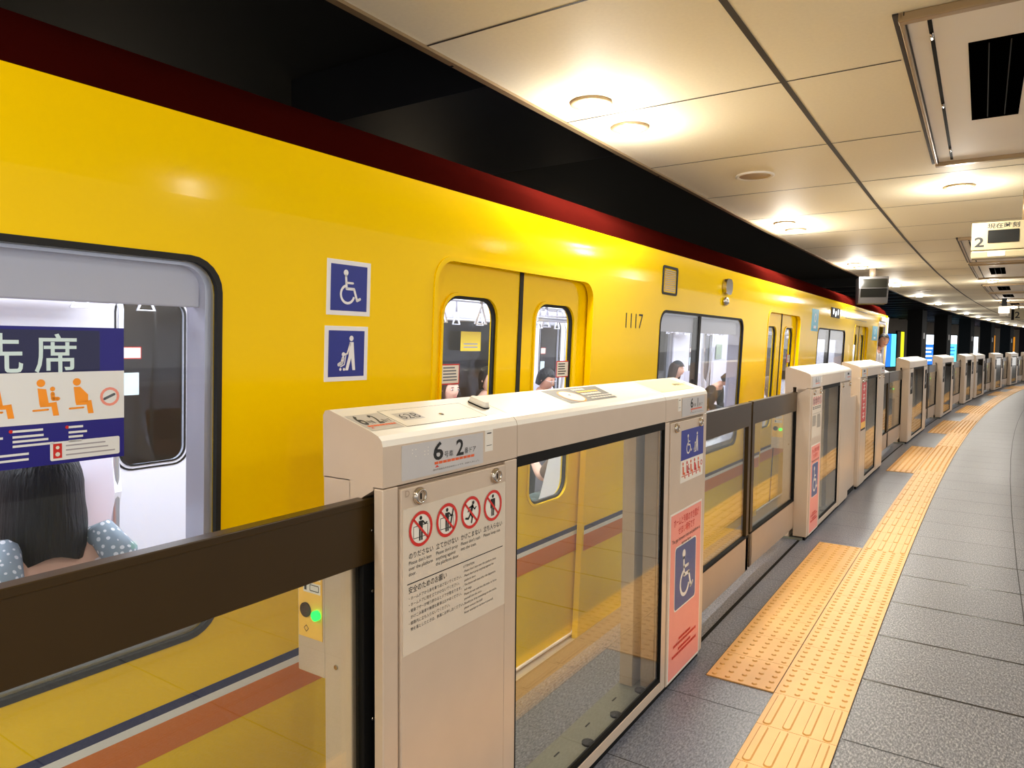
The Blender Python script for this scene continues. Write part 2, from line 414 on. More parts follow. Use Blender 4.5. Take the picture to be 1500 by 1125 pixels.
for i, s in enumerate((-1.0, 3.5, 8.0, 12.5)):  # added unseen lamps that brighten the wall seen through the train
    r = empty('wall_fill_lamp', 'added unseen tube lamp brightening the far tunnel wall, %s from the near end' % ('first', 'second', 'third', 'fourth')[i], 'lamp', 'added unseen wall lamps', loc=at(s, -6.14, 2.75), rz=head(s))
    q = MB(); q.box(0, .07, -.65, .65, .03, .10, 'in_grey', .01); q.build('housing', r)
    q = MB(); q.tube([(.04, -.6, 0), (.04, .6, 0)], .018, 'lamp', 10); q.build('tube', r)
    l = bpy.data.lights.new('wall_fill_light', 'AREA'); l.shape = 'RECTANGLE'; l.size = .1; l.size_y = 1.2; l.energy = 10; l.color = (1, .93, .8)
    lo = bpy.data.objects.new('wall_fill_light', l); COL.objects.link(lo); lo.parent = r; lo.location = (.14, 0, -.06); lo.rotation_euler = (0, radians(25), 0)
ords = ['first', 'second', 'third', 'fourth', 'fifth', 'sixth', 'seventh', 'eighth', 'ninth', 'tenth', 'eleventh', 'twelfth', 'thirteenth', 'fourteenth', 'fifteenth', 'sixteenth']
for i, s in enumerate((34.0, 39.2, 44.6, 49.8, 55.0, 60.3)):
    b = MB(); arcbox(b, -3.5, -2.95, -1.1, 3.3, s, s + .9, 'tunnel', 1); arcbox(b, -2.95, -2.945, 1.9, 2.15, s + .3, s + .55, 'plate_grey', 1)
    tag(b.build('track_column'), 'dark square column between the tracks, %s beyond the end of the train' % ords[i], 'column', 'columns between the tracks')
for i, (s0, s1, z0, z1, ms, d) in enumerate([
        (41.3, 43.1, .5, 2.25, ('ad_blue', 'ad_cyan'), 'blue and pale cyan lit poster on far tunnel wall just past the train'),
        (43.3, 44.6, .7, 2.40, ('ad_yellow', 'wall_tile'), 'yellow lit strip beside the blue poster on the far tunnel wall'),
        (48.3, 50.9, .5, 2.32, ('ad_white', 'ad_blue'), 'lit poster with white header over blue on the far tunnel wall'),
        (53.5, 55.9, .6, 2.36, ('ad_white', 'ad_cyan'), 'pale white and cyan lit poster on the far tunnel wall'),
        (58.6, 61.0, .6, 2.34, ('ad_pink', 'ad_white'), 'lit poster with pink corner on the far tunnel wall'),
        (63.4, 65.3, .5, 2.51, ('ad_orange', 'ad_orange'), 'plain dark orange lit panel on the far tunnel wall'),
        (68.2, 70.5, .5, 2.47, ('ad_orange', 'ad_white'), 'orange lit panel with a white corner, last on the tunnel wall')]):
    r = empty('lit_poster', d, 'poster', 'lit posters on the far wall', loc=at((s0 + s1) / 2, -6.2, z0), rz=head((s0 + s1) / 2))
    w = (s1 - s0) / 2; h = z1 - z0
    q = MB(); q.box(0, .08, -w - .05, w + .05, -.05, h + .05, 'black', .01); q.build('frame', r)
    q = MB(); 
    if i in (0, 4): q.box(.08, .085, -w, 0, 0, h, ms[0]); q.box(.08, .085, 0, w, 0, h, ms[1])
    elif i == 1: q.box(.08, .085, 0, w, 0, h, ms[0]); q.box(.08, .085, -w, 0, 0, h, ms[1])
    elif i == 6: q.box(.08, .085, -w, w, .75, h, ms[0]); q.box(.08, .085, -w, w, 0, .75, ms[1])
    else: q.box(.08, .085, -w, w, h * .68, h, ms[0]); q.box(.08, .085, -w, w, 0, h * .68, ms[1])
    if i in (2, 3):
        a = Art(q, (.086, -w, 0), (0, 1, 0), (0, 0, 1), .002)
        bars(a, w * .3, w * 1.7, [h * k for k in (.12, .26, .4, .52)], h * .05, 'ad_white' if i == 2 else 'ad_blue')
    q.build('face', r)

# ---------------------------------------------------------------- tactile paving
def domes(mb, o0, s0):
    for i in range(5):
        for j in range(5):
            c = at(s0 + .03 + .06 * j, o0 + .03 + .06 * i, .0)
            t0 = [c + Vector((.013 * cos(2 * pi * k / 8), .013 * sin(2 * pi * k / 8), .006)) for k in range(8)]
            t1 = [c + Vector((.008 * cos(2 * pi * k / 8), .008 * sin(2 * pi * k / 8), .011)) for k in range(8)]
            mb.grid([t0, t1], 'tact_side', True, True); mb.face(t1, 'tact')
pads = [(3.165, 9), (9.78, 9), (14.65, 9), (19.65, 9), (27.6, 9), (32.6, 9)]
def tile(mb, o0, s0):
    rows = [[at(s, o0 + .0012, .006), at(s, o0 + .2988, .006)] for s in (s0 + .0012, s0 + .2988)]
    vr = mb.grid(rows, 'tact', False)
    lo = [at(s0 + .0012, o0 + .0012), at(s0 + .0012, o0 + .2988), at(s0 + .2988, o0 + .2988), at(s0 + .2988, o0 + .0012)]
    hi = [rows[0][0], rows[0][1], rows[1][1], rows[1][0]]
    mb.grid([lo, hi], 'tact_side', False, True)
b = MB(); s = 3.165 - .3 * 16; n = 0
ribbon(b, .392, .696, .002, .002, s, 46, 'groove', 1)
while s < 46:
    tile(b, .394, s)
    if any(p0 - .01 <= s < p0 + .3 * k - .01 for p0, k in pads): domes(b, .394, s)
    else:
        for k in range(4):
            o0 = .394 + .0375 + .075 * k
            q = rr(s + .006, s + .294, -.017, .017, .0169, 3); q2 = rr(s + .010, s + .290, -.012, .012, .0119, 3)
            r0 = [at(x, o0 + y, .006) for x, y in q]; r1 = [at(x, o0 + y, .011) for x, y in q2]
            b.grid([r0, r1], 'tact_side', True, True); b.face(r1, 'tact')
    s += .3
tag(b.build('tactile_strip'), 'long yellow tactile guide strip of ribbed and dotted tiles along the grey platform', 'tactile paving')
wh = ['in front of the nearest gap between the platform gates', 'beside the second door gap, past the gate with the red notice', 'third from the camera along the guide strip', 'fourth from the camera along the guide strip', 'fifth from the camera along the guide strip', 'farthest along the guide strip']
for (p0, k), d in zip(pads, wh):
    b = MB(); ribbon(b, .088, .392, .002, .002, p0, p0 + .3 * k, 'groove', 1)
    for i in range(k): tile(b, .092, p0 + .3 * i); domes(b, .092, p0 + .3 * i)
    tag(b.build('tactile_pad'), 'yellow dotted tactile pad ' + d, 'tactile paving', 'tactile pads at the door positions')

# ---------------------------------------------------------------- ceiling fittings
def downlight(s, off, label, grp='ceiling downlights', lit=True):
    r = empty('downlight', label, 'downlight', grp, loc=at(s, off, CZ))
    q = MB(); n = 28
    def ringp(rad, z): return [(rad * cos(2 * pi * k / n), rad * sin(2 * pi * k / n), z) for k in range(n)]
    q.grid([ringp(.092, 0), ringp(.094, -.010), ringp(.086, -.014), ringp(.068, -.008)], 'rim', True, True); q.build('rim', r)
    q = MB(); q.grid([ringp(.068, -.007), ringp(.062, -.016), ringp(.045, -.024), ringp(.02, -.028), ringp(.0005, -.029)], 'lamp', True, True); q.build('lens', r)
    for kind, en, z in (('AREA', LAMP_W, -.034), ('POINT', FILL_W, -.17)):  # the point light is an added ceiling fill floating below the lens
        l = bpy.data.lights.new('downlight_and_fill', kind); l.energy = en; l.color = (1, .95, .86)
        if kind == 'AREA': l.shape = 'DISK'; l.size = .12
        else: l.shadow_soft_size = .06
        lo = bpy.data.objects.new('downlight_and_fill', l); COL.objects.link(lo); lo.parent = r; lo.location = (0, 0, z)
ys = [(-5.0, 0), (-4.58, 0), (-1.3, 0), (-.88, 0), (2.905, 1), (3.329, 1), (6.566, 1), (7.0, 1), (10.2, 1), (10.65, 1), (13.6, 1), (14.05, 1), (17.1, 1), (20.35, 1), (23.4, 1), (26.3, 1), (29.2, 1), (32.1, 1), (34.7, 1), (37.3, 1), (40.0, 1), (42.8, 1)]
pos = ['first', 'second', 'third', 'fourth', 'fifth', 'sixth', 'seventh', 'eighth', 'ninth', 'tenth', 'eleventh', 'twelfth', 'thirteenth', 'fourteenth', 'fifteenth', 'sixteenth', 'seventeenth', 'eighteenth']
n = nb = 0
for s, vis in ys:
    if vis: d = 'round lit ceiling downlight, %s from the camera in the row above the train edge' % pos[n]; n += 1
    else: d = 'round lit ceiling downlight above the train edge, %s of those behind the viewer' % pos[nb]; nb += 1
    downlight(s, -.408, d)
downlight(5.69, .92, 'round lit downlight just before the hanging clock sign, right of ceiling groove', 'downlights right of the groove')
for s, d in ((13.85, 'lit downlight between the far recessed ceiling panels, first beyond the clock sign'), (19.6, 'lit downlight beside the small glowing sign box in the far ceiling'), (23.0, 'lit downlight behind the small glowing sign box in the far ceiling')):
    downlight(s, .98, d, 'downlights right of the groove')
for i, (s, off) in enumerate(((-4.5, .95), (-4.5, 2.6), (-.5, .95), (-.5, 2.6), (2.9, 2.6), (6.6, 2.6), (10.2, 2.6))):
    downlight(s, off, 'round lit downlight over the middle of the platform, %s from its near end' % pos[i], 'downlights over mid platform')
def vent(s, label):
    r = empty('ceiling_speaker', label, 'speaker', 'round ceiling speakers', loc=at(s, -.152, CZ)); n = 28
    def ringp(rad, z): return [(rad * cos(2 * pi * k / n), rad * sin(2 * pi * k / n), z) for k in range(n)]
    q = MB(); q.grid([ringp(.118, 0), ringp(.118, -.009), ringp(.108, -.012), ringp(.095, -.006)], 'ceiling_white', True, True); q.build('rim', r)
    q = MB(); q.face(ringp(.096, -.0055)[::-1], 'beige_dark'); q.build('grille', r)
vent(4.673, 'round beige ceiling speaker grille, unlit, between the first downlight pairs'); vent(15.6, 'second round speaker grille, tiny, far along the ceiling')
# recessed access panels
for i, (a0, a1) in enumerate(recess):
    off = .81 if i == 0 else .80
    d = ['large recessed ceiling access panel with black opening, overhead at upper right', 'access panel behind the hanging clock sign with small black opening', 'third access panel along the ceiling, just past the clock sign', 'fourth access panel along the ceiling toward the glowing sign', 'fifth access panel along the ceiling toward the glowing sign', 'farthest access panel along the ceiling, by the glowing sign'][i]
    r = empty('access_panel', d, 'ceiling panel', 'access panels in the ceiling', loc=at((a0 + a1) / 2, off, CZ), rz=head((a0 + a1) / 2))
    w = (a1 - a0) / 2 - .01; x1 = 1.35
    q = MB(); q.box(0, .018, -w, w, -.006, .002, 'groove'); q.box(.018, .032, -w, w, -.022, 0, 'trim_tan', .003); q.box(.032, .036, -w, w, -.012, 0, 'groove'); q.box(.018, x1, w - .045, w, -.03, 0, 'trim_tan', .004); q.box(.018, x1, -w, -w + .035, -.03, 0, 'trim_tan', .004); q.build('frame', r)
    q = MB(); q.box(.036, x1, -w + .035, w - .045, -.008, 0, 'ceiling_white', .002); q.build('panel', r)
    q = MB(); q.box(.095, .108, -w + .06, w - .08, -.0095, -.004, 'black')
    for k in (-.8, -.05, .7): q.tube([(.1015, k * w - .03, -.011), (.1015, k * w + .03, -.011)], .006, 'chrome', 6)
    q.build('hinge_slot', r)
    q = MB(); yo = (3.03 + 4.06) / 2 - (2.66 + 4.92) / 2 if i == 0 else 0
    q.box(.205, .385, yo - .51, yo + .51, -.0095, -.002, 'void')  # flat black slab: the darkness of the opening put into colour
    for k in (.265, .33): q.box(k, k + .004, yo - .48, yo + .48, -.0105, -.003, 'black')
    q.build('dark_opening', r)
# clock sign
r = empty('hanging_sign', 'cream hanging sign with number 2 and blank clock display below characters', 'sign', loc=(1.008, 6.0, 2.2))
q = MB(); q.box(0, 1.5, 0, .10, 0, .192, 'sign_cream', .004)
a = Art(q, (0, -.0005, 0), (1, 0, 0), (0, 0, 1))
a.text('2', .018, .025, .092, 'ink', .022, wide=.058); a.text('現在時刻', .092, .150, .038, 'ink', .016, wide=.185)
q.build('sign_board', r)
q = MB(); q.box(.096, .275, -.006, .0, .048, .135, 'display', .002); q.build('clock_display', r)
q = MB(); q.box(.0, 1.5, .0, .1, -.058, -.003, 'sign_cream', .01); q.box(.10, .2, -.003, 0, -.045, -.012, 'sign_white', .001); q.build('lower_box', r)
q = MB(); 
for x in (.3, 1.2): q.tube([(x, .05, .19), (x, .05, .4)], .012, 'trim_tan', 10)
q.build('hanger', r)
# monitor hung from the ceiling
r = empty('monitor', 'grey boxy monitor hanging from ceiling above the end of the train', 'monitor', loc=(-.19, 11.0, 2.115), rz=radians(14))
def fz(x, y, a): return Vector((a, x, y))
q = MB(); q.prism([(-.2, .36), (.2, .36), (.2, .30), (.17, .0), (-.17, .0), (-.22, .2)], fz, -.19, .17, 'monitor_grey'); q.build('housing', r)
q = MB(); q.face([(-.17, -.222, .20), (.15, -.222, .20), (.15, -.174, .02), (-.17, -.174, .02)], 'display'); q.face([(-.17, -.207, .33), (.15, -.207, .33), (.15, -.223, .21), (-.17, -.223, .21)], 'display'); q.build('screen', r)
q = MB(); q.ball((.172, .05, .2), .018, 'black'); q.box(.168, .176, .02, .03, .05, .12, 'black'); q.build('side_controls', r)
q = MB(); q.tube([(0, 0, .36), (0, 0, .485)], .045, 'beige_dark', 14); q.build('hanger_pole', r)
# far lit box and number sign
r = empty('exit_sign', 'small glowing white sign box hanging from the far ceiling', 'sign', loc=(1.376, 18, 2.25))
q = MB(); q.box(0, .19, 0, .08, 0, .14, 'exit_glow', .01); q.build('lit_box', r)
q = MB(); q.box(.05, .14, .02, .06, .14, .31, 'tunnel_beam', .005); q.box(.02, .17, .0, .08, -.06, -.01, 'ceiling_white', .004); q.build('bracket', r)
r = empty('number_sign', 'dark hanging sign with figure 2, far along the ceiling at right edge', 'sign', loc=(1.71, 22, 2.24))
q = MB(); q.box(0, .06, 0, .06, 0, .27, 'black', .004); q.box(.06, .6, .0, .06, 0, .27, 'sign_cream', .004)
a = Art(q, (0, -.001, 0), (1, 0, 0), (0, 0, 1)); a.text('2', .07, .05, .22, 'ink', .02)
q.build('sign_board', r)
q = MB(); q.tube([(.15, .03, .27), (.15, .03, .36)], .01, 'black', 8); q.build('hanger', r)

# ---------------------------------------------------------------- platform gates
def yz(x, y, a): return Vector((a, x, y))          # 2-D (y, z), thickness along x
def xz(x, y, a): return Vector((x, a, y))          # 2-D (x, z), length along y
CAP = [(-.19, 1.20), (-.19, 1.345), (-.183, 1.356), (-.17, 1.358), (-.035, 1.317), (-.014, 1.308), (-.004, 1.298), (0, 1.285), (0, 1.195), (-.028, 1.195)]
CAPE = [(-.19, 1.20), (-.19, 1.345), (-.183, 1.356), (-.17, 1.358), (-.035, 1.317), (-.014, 1.308), (-.004, 1.298), (0, 1.285), (0, 1.193), (-.03, 1.193), (-.03, 1.185), (-.09, 1.150), (-.104, 1.150), (-.104, 1.20)]
TOPN = Vector((.3, 0, 1)).normalized()
TOPX = Vector((0, 1, 0)); TOPY = Vector((-1, 0, .303)).normalized()
def top_art(mb, y0): return Art(mb, (-.03, y0, 1.3158), TOPX, TOPY)
def car_marks(a, car, door, w, h, small=True):
    a.text(car, .345 * w, .42 * h, .74 * h, 'ink', .02, wide=.125 * w); a.text('号車', .48 * w, .45 * h, .21 * h, 'ink', .0, wide=.115 * w)
    a.text(door, .63 * w, .42 * h, .70 * h, 'ink', .02, wide=.10 * w if door != '1' else .06 * w); a.text('番ドア', .74 * w, .45 * h, .21 * h, 'ink', .0, wide=.155 * w)
    for k in range(10): a.rect((.365 + .0515 * k) * w, (.41 + .0515 * k) * w, .28 * h, .36 * h, 'sign_orange')
    a.poly([(.37 * w, .19 * h), (.42 * w, .19 * h), (.395 * w, .26 * h)], 'sign_red')
    if small: a.text('目の不自由な方のためのシートです。大切にしましょう。', .345 * w, .10 * h, .06 * h, 'ink', 0, wide=.6 * w)
def lock(parent, y, z):
    q = MB(); n = 18
    def c(r, x): return [(x, y + r * cos(2 * pi * k / n), z + r * sin(2 * pi * k / n)) for k in range(n)]
    q.grid([c(.021, .004), c(.021, .010), c(.017, .016), c(.0135, .016), (c(.013, .011))], 'chrome', True, True); q.face(c(.013, .0112), 'beige_dark'); q.box(.0112, .0125, y - .002, y + .002, z - .007, z + .007, 'black')
    q.build('lock', parent)
def notice(parent, y0, y1, z0, z1, full):
    q = MB(); q.box(.004, .0055, y0, y1, z0, z1, 'notice'); w, h = y1 - y0, z1 - z0
    a = Art(q, (.0055, y0, z0), (0, 1, 0), (0, 0, 1)); k = w / .428
    heads = ['のりださない', '立てかけない', 'かけこまない', '立ち入らない']
    eng = [["Please don't lean", 'over the platform', 'door.'], ["Please don't prop", 'anything against', 'the platform door.'], ["Please don't rush", 'into the train.'], ['Please keep out.']]
    for i in range(4):
        cx, cy = (.062 + .101 * i) * k, h - .057 * k
        a.k = 1; a.circle(cx, cy, .036 * k, 'sign_white'); a.up()
        if i < 2: a.line([(cx - .026 * k, cy - .02 * k), (cx - .026 * k, cy + .008 * k), (cx + .026 * k, cy + .008 * k), (cx + .026 * k, cy - .02 * k), (cx - .026 * k, cy - .02 * k)], .0016 * k, 'ink', False)
        a.up(); a.person(cx, cy, .062 * k, 'ink', [0, 1, 2, 3][i])
        if i == 1: a.line([(cx + .012 * k, cy - .022 * k), (cx + .026 * k, cy + .028 * k)], .005 * k, 'ink')
        a.up(); a.line([(cx - .026 * k, cy + .026 * k), (cx + .026 * k, cy - .026 * k)], .006 * k, 'sign_red', False); a.ring(cx, cy, .035 * k, .043 * k, 'sign_red')
        a.k = 1
        if full:
            x = cx - .043 * k; a.text(heads[i], x, h - .122 * k, .0165 * k, 'ink', .008, wide=.090 * k)
            for j, t in enumerate(eng[i]): a.text(t, x, h - (.137 + .0135 * j) * k, .0125 * k, 'ink', .0)
        else: bars(a, cx - .04 * k, cx + .04 * k, [h - .122 * k, h - .138 * k], .009 * k, 'ink')
    a.rect(.014 * k, w - .012 * k, h - .184 * k, h - .1815 * k, 'ink')
    if full:
        a.text('安全のためのお願い', .018 * k, h - .205 * k, .0185 * k, 'ink', .008, wide=.145 * k)
        jp = ['・ホームドアから身を乗り出さないでください。', '・ホームドアに物を立てかけないでください。', '・発車ブザーが鳴り終わるとドアが閉まります。', '　かけこみ乗車や無理な乗車はおやめください。', '・線路内に立ち入らないでください。', '　物を落としたときは、係員にお申し出ください。']
        for j, t in enumerate(jp): a.text(t, .016 * k, h - (.222 + .0152 * j) * k, .0098 * k, 'ink', 0.0)
        en = ['ATTENTION', "- Please don't lean over the platform door.", "- Please don't prop anything against the", '  platform door.', '- The doors will close after the departure', '  bell rings.', '  Please do not rush into the train, or force', '  yourself into the train.', '- Should you drop something on the tracks,', '  please contact the staff.', '  Never attempt to retrieve it yourself.']
        for j, t in enumerate(en): a.text(t, .232 * k, h - (.199 + .0124 * j) * k, .0088 * k, 'ink', 0.0)
    else:
        bars(a, .02 * k, .2 * k, [h - (.21 + .015 * j) * k for j in range(7)], .007 * k, 'ink'); bars(a, .23 * k, .41 * k, [h - (.205 + .0125 * j) * k for j in range(11)], .006 * k, 'ink')
    return q.build('notice', parent, 'pale notice with four red prohibition circles')
def pink_sign(parent, y0, y1, z0, z1, full=True):
    q = MB(); w, h = y1 - y0, z1 - z0
    q.box(.004, .0052, y0, y1, z0, z1, 'sign_white'); a = Art(q, (.0052, y0, z0), (0, 1, 0), (0, 0, 1))
    a.rect(.008, w - .008, .008, h - .008, 'sign_pink'); a.up()
    a.text('ホームと列車のすき間が', w / 2, h - .062, .04, 'sign_red', .012, 'c', wide=.8 * w); a.text('せまい場所です', w / 2, h - .105, .04, 'sign_red', .012, 'c', wide=.52 * w)
    a.text('The gap between train and platform is', w / 2, h - .135, .024, 'ink', .0, 'c', wide=.88 * w); a.text('narrow here.', w / 2, h - .160, .024, 'ink', 0, 'c')
    a.rrect(.15 * w, .83 * w, .40 * h, .79 * h, .02, 'sign_white'); a.up(); a.rrect(.165 * w, .815 * w, .408 * h, .782 * h, .017, 'sign_blue'); a.up()
    a.wheelchair(.50 * w, .595 * h, .31 * h, 'sign_white')
    
    for y_, x0_, x1_ in ((.21, .32, .68), (.185, .15, .84), (.15, .3, .7), (.125, .12, .86)):
        x_ = x0_ * w
        while x_ < x1_ * w: c_ = .006 + .012 * random.random(); a.rect(x_, x_ + c_, y_ * h, y_ * h + .012, 'sign_red'); x_ += c_ + .004
    return q.build('wheelchair_sign', parent, 'pink sign with blue wheelchair square')
def gate(label, s0, L, g0, g1, near=False, style=0, slotL=(-.13, -.10), slotR=(-.13, -.10), leafL=0., leafR=0., lxL=-.115, lxR=-.115, infill=0., control=True):
    sm = s0 + L / 2; P = at(sm, 0); hd = head(sm); off = Matrix.Translation(P) @ Matrix.Rotation(hd, 4, 'Z') @ Matrix.Translation((0, -L / 2, 0))
    r = empty('platform_gate', label, 'platform gate', 'platform edge gates', mat=off)
    q = MB(); q.box(-.20, -.03, .0, L, .0, .018, 'base_plate', .002); q.box(-.03, -.012, .02, L - .02, .0, .045, 'black')  # black skirt: the dark of the gap under the gate put into colour
    y = g0 + .15
    while y < g1: q.tube([(-.085, y, .018), (-.085, y, .026)], .024, 'rubber', 14); q.box(-.15, -.145, y + .1, y + .135, .018, .02, 'black'); y += .245
    q.build('base_plate', r)
    # caps
    ends = [(0, min(.545, g0 + .0), 'end_cap', CAPE), (g0, g1, 'middle_cap', CAP), (g1, L, 'end_cap', CAPE)]
    for y0, y1, nm, prof in ends:
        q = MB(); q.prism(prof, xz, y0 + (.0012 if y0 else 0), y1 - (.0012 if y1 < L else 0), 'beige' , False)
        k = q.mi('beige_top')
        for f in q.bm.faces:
            if f.normal.z > .25: f.material_index = k  # upward cap faces paler: light on the top put into the colour
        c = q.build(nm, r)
        if nm == 'end_cap' and y0 == 0 and near:
            h = MB(); a = top_art(h, .1)
            h.face([a.P(x, y) for x, y in ((.022, .008), (.335, .004), (.33, .108), (.02, .108))], 'beige_top')
            a.line([(.02, .006), (.345, .006), (.345, .108), (.02, .108), (.02, .006)], .0016, 'ink', False); a.up()
            a.rect(.045, .125, .04, .085, 'plate_grey'); a.up(); a.text('62B', .05, .047, .042, 'ink', -.008, wide=.07)
            a.circle(.2, .05, .007, 'chrome', 12); a.up(); a.rect(.196, .204, .045, .05, 'ink'); h.build('hatch', c, 'cream hatch lid outlined in black')
            h = MB(); a = top_art(h, .005); a.rect(.0, .108, .008, .10, 'plate_grey'); a.up(); a.o = a.o - a.X * .055; car_marks(a, '6', '2', .18, .1, False); h.build('top_sticker', c, 'pale sticker on top face')
            h = MB(); h.prism(rr(-.034, .034, -.012, .012, .010, 4), lambda x, y, z: Vector((-.107, .504, 1.3385)) + TOPY * x + TOPX * y * 1.3 + TOPN * z, -.004, .004, 'black')
            h.prism(rr(-.034, .034, -.012, .012, .010, 4), lambda x, y, z: Vector((-.107, .504, 1.3385)) + TOPY * (x * (1 - z * 8)) + TOPX * y * 1.3 * (1 - z * 10) + TOPN * z, .004, .019, 'sign_white', True); h.build('sensor', c, 'white oblong sensor on top of cap')
        if nm == 'end_cap' and style <= 3:
            left = y0 == 0
            h = MB(); pw = .316 if left and near else .30
            py = .06 if left else y1 - .345
            h.box(.0, .0022, py, py + pw, 1.2, 1.281, 'plate_grey'); a = Art(h, (.0022, py, 1.2), (0, 1, 0), (0, 0, 1))
            
            if style == 0 or (style == 1 and left): car_marks(a, '6', '2' if left and near else '1', pw, .081, near)
            else: a.rect(.11, .20, .05, .07, 'ink'); a.rect(.11, .27, .025, .032, 'sign_orange')
            for bx in range(6):
                for by in range(3):
                    if (bx * 3 + by) % 4: a.circle(.035 + .012 * bx + .02 * (bx // 2), .052 + .008 * by, .0017, 'sign_white', 6)
            h.build('number_plate', c, 'grey plate with car and door numbers')
            h = MB(); sy = .386 if left else py - .05
            h.box(.0, .0015, sy, sy + .036, 1.228, 1.285, 'sign_white'); a = Art(h, (.0015, sy, 1.228), (0, 1, 0), (0, 0, 1)); a.rect(.008, .028, .047, .050, 'ink'); a.rect(.006, .03, .015, .0165, 'ink'); h.build('small_sticker', c, 'small white sticker')
        if nm == 'middle_cap' and style == 0:
            h = MB(); a = top_art(h, .935); a.poly([(.0, .01), (.365, .012), (.41, .135), (.0, .135)], 'poster_grey'); a.up()
            a.circle(.10, .065, .062, 'sticker_orange', 24, .052); a.up(); a.circle(.10, .065, .056, 'sign_white', 24, .046); a.up(); a.circle(.10, .075, .006, 'ink', 10)
            for yy, m, x1 in ((.108, 'sign_white', .27), (.086, 'label_orange', .33), (.064, 'sign_white', .33), (.044, 'sign_white', .36), (.026, 'sign_white', .38)):
                x = .185
                while x < x1:
                    w = .012 + random.random() * .014; a.rect(x, x + w, yy, yy + (.014 if yy > .06 else .007), m); x += w + .004
            h.build('poster', c, 'dark grey poster with yellow and white text')
        if nm == 'end_cap' and style == 0 and y0:
            h = MB(); a = top_art(h, y0 + .03); a.rect(.0, .42, .0, .14, 'train_reflection'); a.up(); a.text('6号車1番ドア', .28, .05, .03, 'ink', 0.01); h.build('top_sticker', c, 'door lettering over painted yellow reflection of the train')  # cream rectangle paints the train's yellow reflection on the cap top
        if nm == 'end_cap' and style in (1, 2):
            h = MB(); a = top_art(h, y0 + .1); a.rect(.0, .3, .01, .12, 'plate_grey'); a.up(); a.line([(.05, .02), (.10, .1)], .012, 'ink'); h.build('hatch', c, 'grey hatch on top face')
        if nm == 'end_cap' and style == 2 and y0 == 0:
            h = MB(); h.box(.0, .002, .0, y1 - .02, 1.2, 1.284, 'label_orange'); h.build('front_sticker', c, 'orange sticker')
    # left and right posts
    for side in (0, 1):
        a0, a1 = (0, g0) if side == 0 else (g1, L)
        sl = slotL if side == 0 else slotR
        q = MB()
        e0, e1 = (a0, a0 + .05) if side == 0 else (a1 - .05, a1)
        q.box(sl[1], 0, e0, e1, .03, 1.19, 'beige', .003); i0, i1 = (a1 - .06, a1) if side == 0 else (a0, a0 + .05)
        q.box(-.03, 0, i0, i1, .03, 1.19, 'beige', .003); q.box(sl[1] + .004, -.012, a0 + .012, a1 - .012, .03, 1.186, 'beige_dark'); q.build('front_column', r)
        q = MB(); q.box(-.19, sl[0], a0, a1, .018, 1.205 if True else 1.05, 'beige', .003)
        for zz in (.25, .75):
            yy = a0 if side == 0 else a1; q.tube([(-.15, yy - .003, zz), (-.15, yy + .003, zz)], .006, 'chrome', 8)
        q.build('rear_column', r)
        q = MB(); p0, p1 = (a0 + .055, a1 - .065) if side == 0 else (a0 + .055, a1 - .055)
        q.box(-.012, .004, p0, p1, .03, 1.183, 'beige', .003); sp = q.build('service_panel', r)
        if style <= 3: lock(sp, p0 + .06, 1.158); lock(sp, p1 - .05, 1.158)
        if near and side == 0:
            notice(sp, p0 + .005, p1 - .002, .79, 1.135, True)
            h = MB(); a = Art(h, (.0045, p0, 1.15), (0, 1, 0), (0, 0, 1)); a.text('D', .012, .012, .022, 'beige_dark', 0.01); h.build('letter_mark', sp)
        if style == 0 and side == 1:
            pink_sign(sp, p0 + .012, p1 - .004, .036, .785)
            h = MB(); w = .30; h.box(.004, .0055, p1 - .305, p1 - .005, .905, 1.14, 'sign_white'); a = Art(h, (.0055, p1 - .305, .905), (0, 1, 0), (0, 0, 1))
            a.rect(0, w, .10, .235, 'deep_blue'); a.up(); a.wheelchair(.10, .165, .095, 'sign_white'); a.stroller(.195, .165, .095, 'sign_white')
            for k in range(5): a.sitter(.035 + .051 * k, .052, .08, 'sign_red' if k % 2 else 'sign_orange', k == 1, k == 3)
            a.ring(.278, .06, .008, .013, 'sign_red', n=12); h.build('priority_sign', sp, 'blue and white priority seat sign')
        if style == 1 and side == 0: notice(sp, p0 + .005, p1 - .002, .80, 1.135, False); pink_sign(sp, p0 + .01, p1 - .005, .036, .74)
        if style == 2 and side == 0:
            h = MB(); h.box(.004, .0055, p0 + .02, p1 - .02, .62, 1.14, 'sign_red'); a = Art(h, (.0055, p0 + .02, .62), (0, 1, 0), (0, 0, 1)); w = p1 - p0 - .04
            for k in range(4): a.rect(.25 * w, .75 * w, .14 + .1 * k, .15 + .1 * k, 'sign_white'); a.rect(.45 * w, .55 * w, .12 + .1 * k, .19 + .1 * k, 'sign_white'); a.rect(.3 * w, .7 * w, .18 + .1 * k, .19 + .1 * k, 'sign_white')
            a.rect(0, w, .02, .09, 'label_orange'); a.rect(0, w, 0, .02, 'ink'); h.build('notice', sp, 'tall red notice with white characters')
        if style >= 4:
            h = MB(); h.box(.004, .006, p0 + .08, p1 - .03, .78, 1.12, 'black'); a = Art(h, (.006, p0 + .08, .78), (0, 1, 0), (0, 0, 1)); a.line([(.05, .08), (.16, .12), (.1, .26)], .03, 'plate_grey'); h.build('notice', sp, 'black notice')
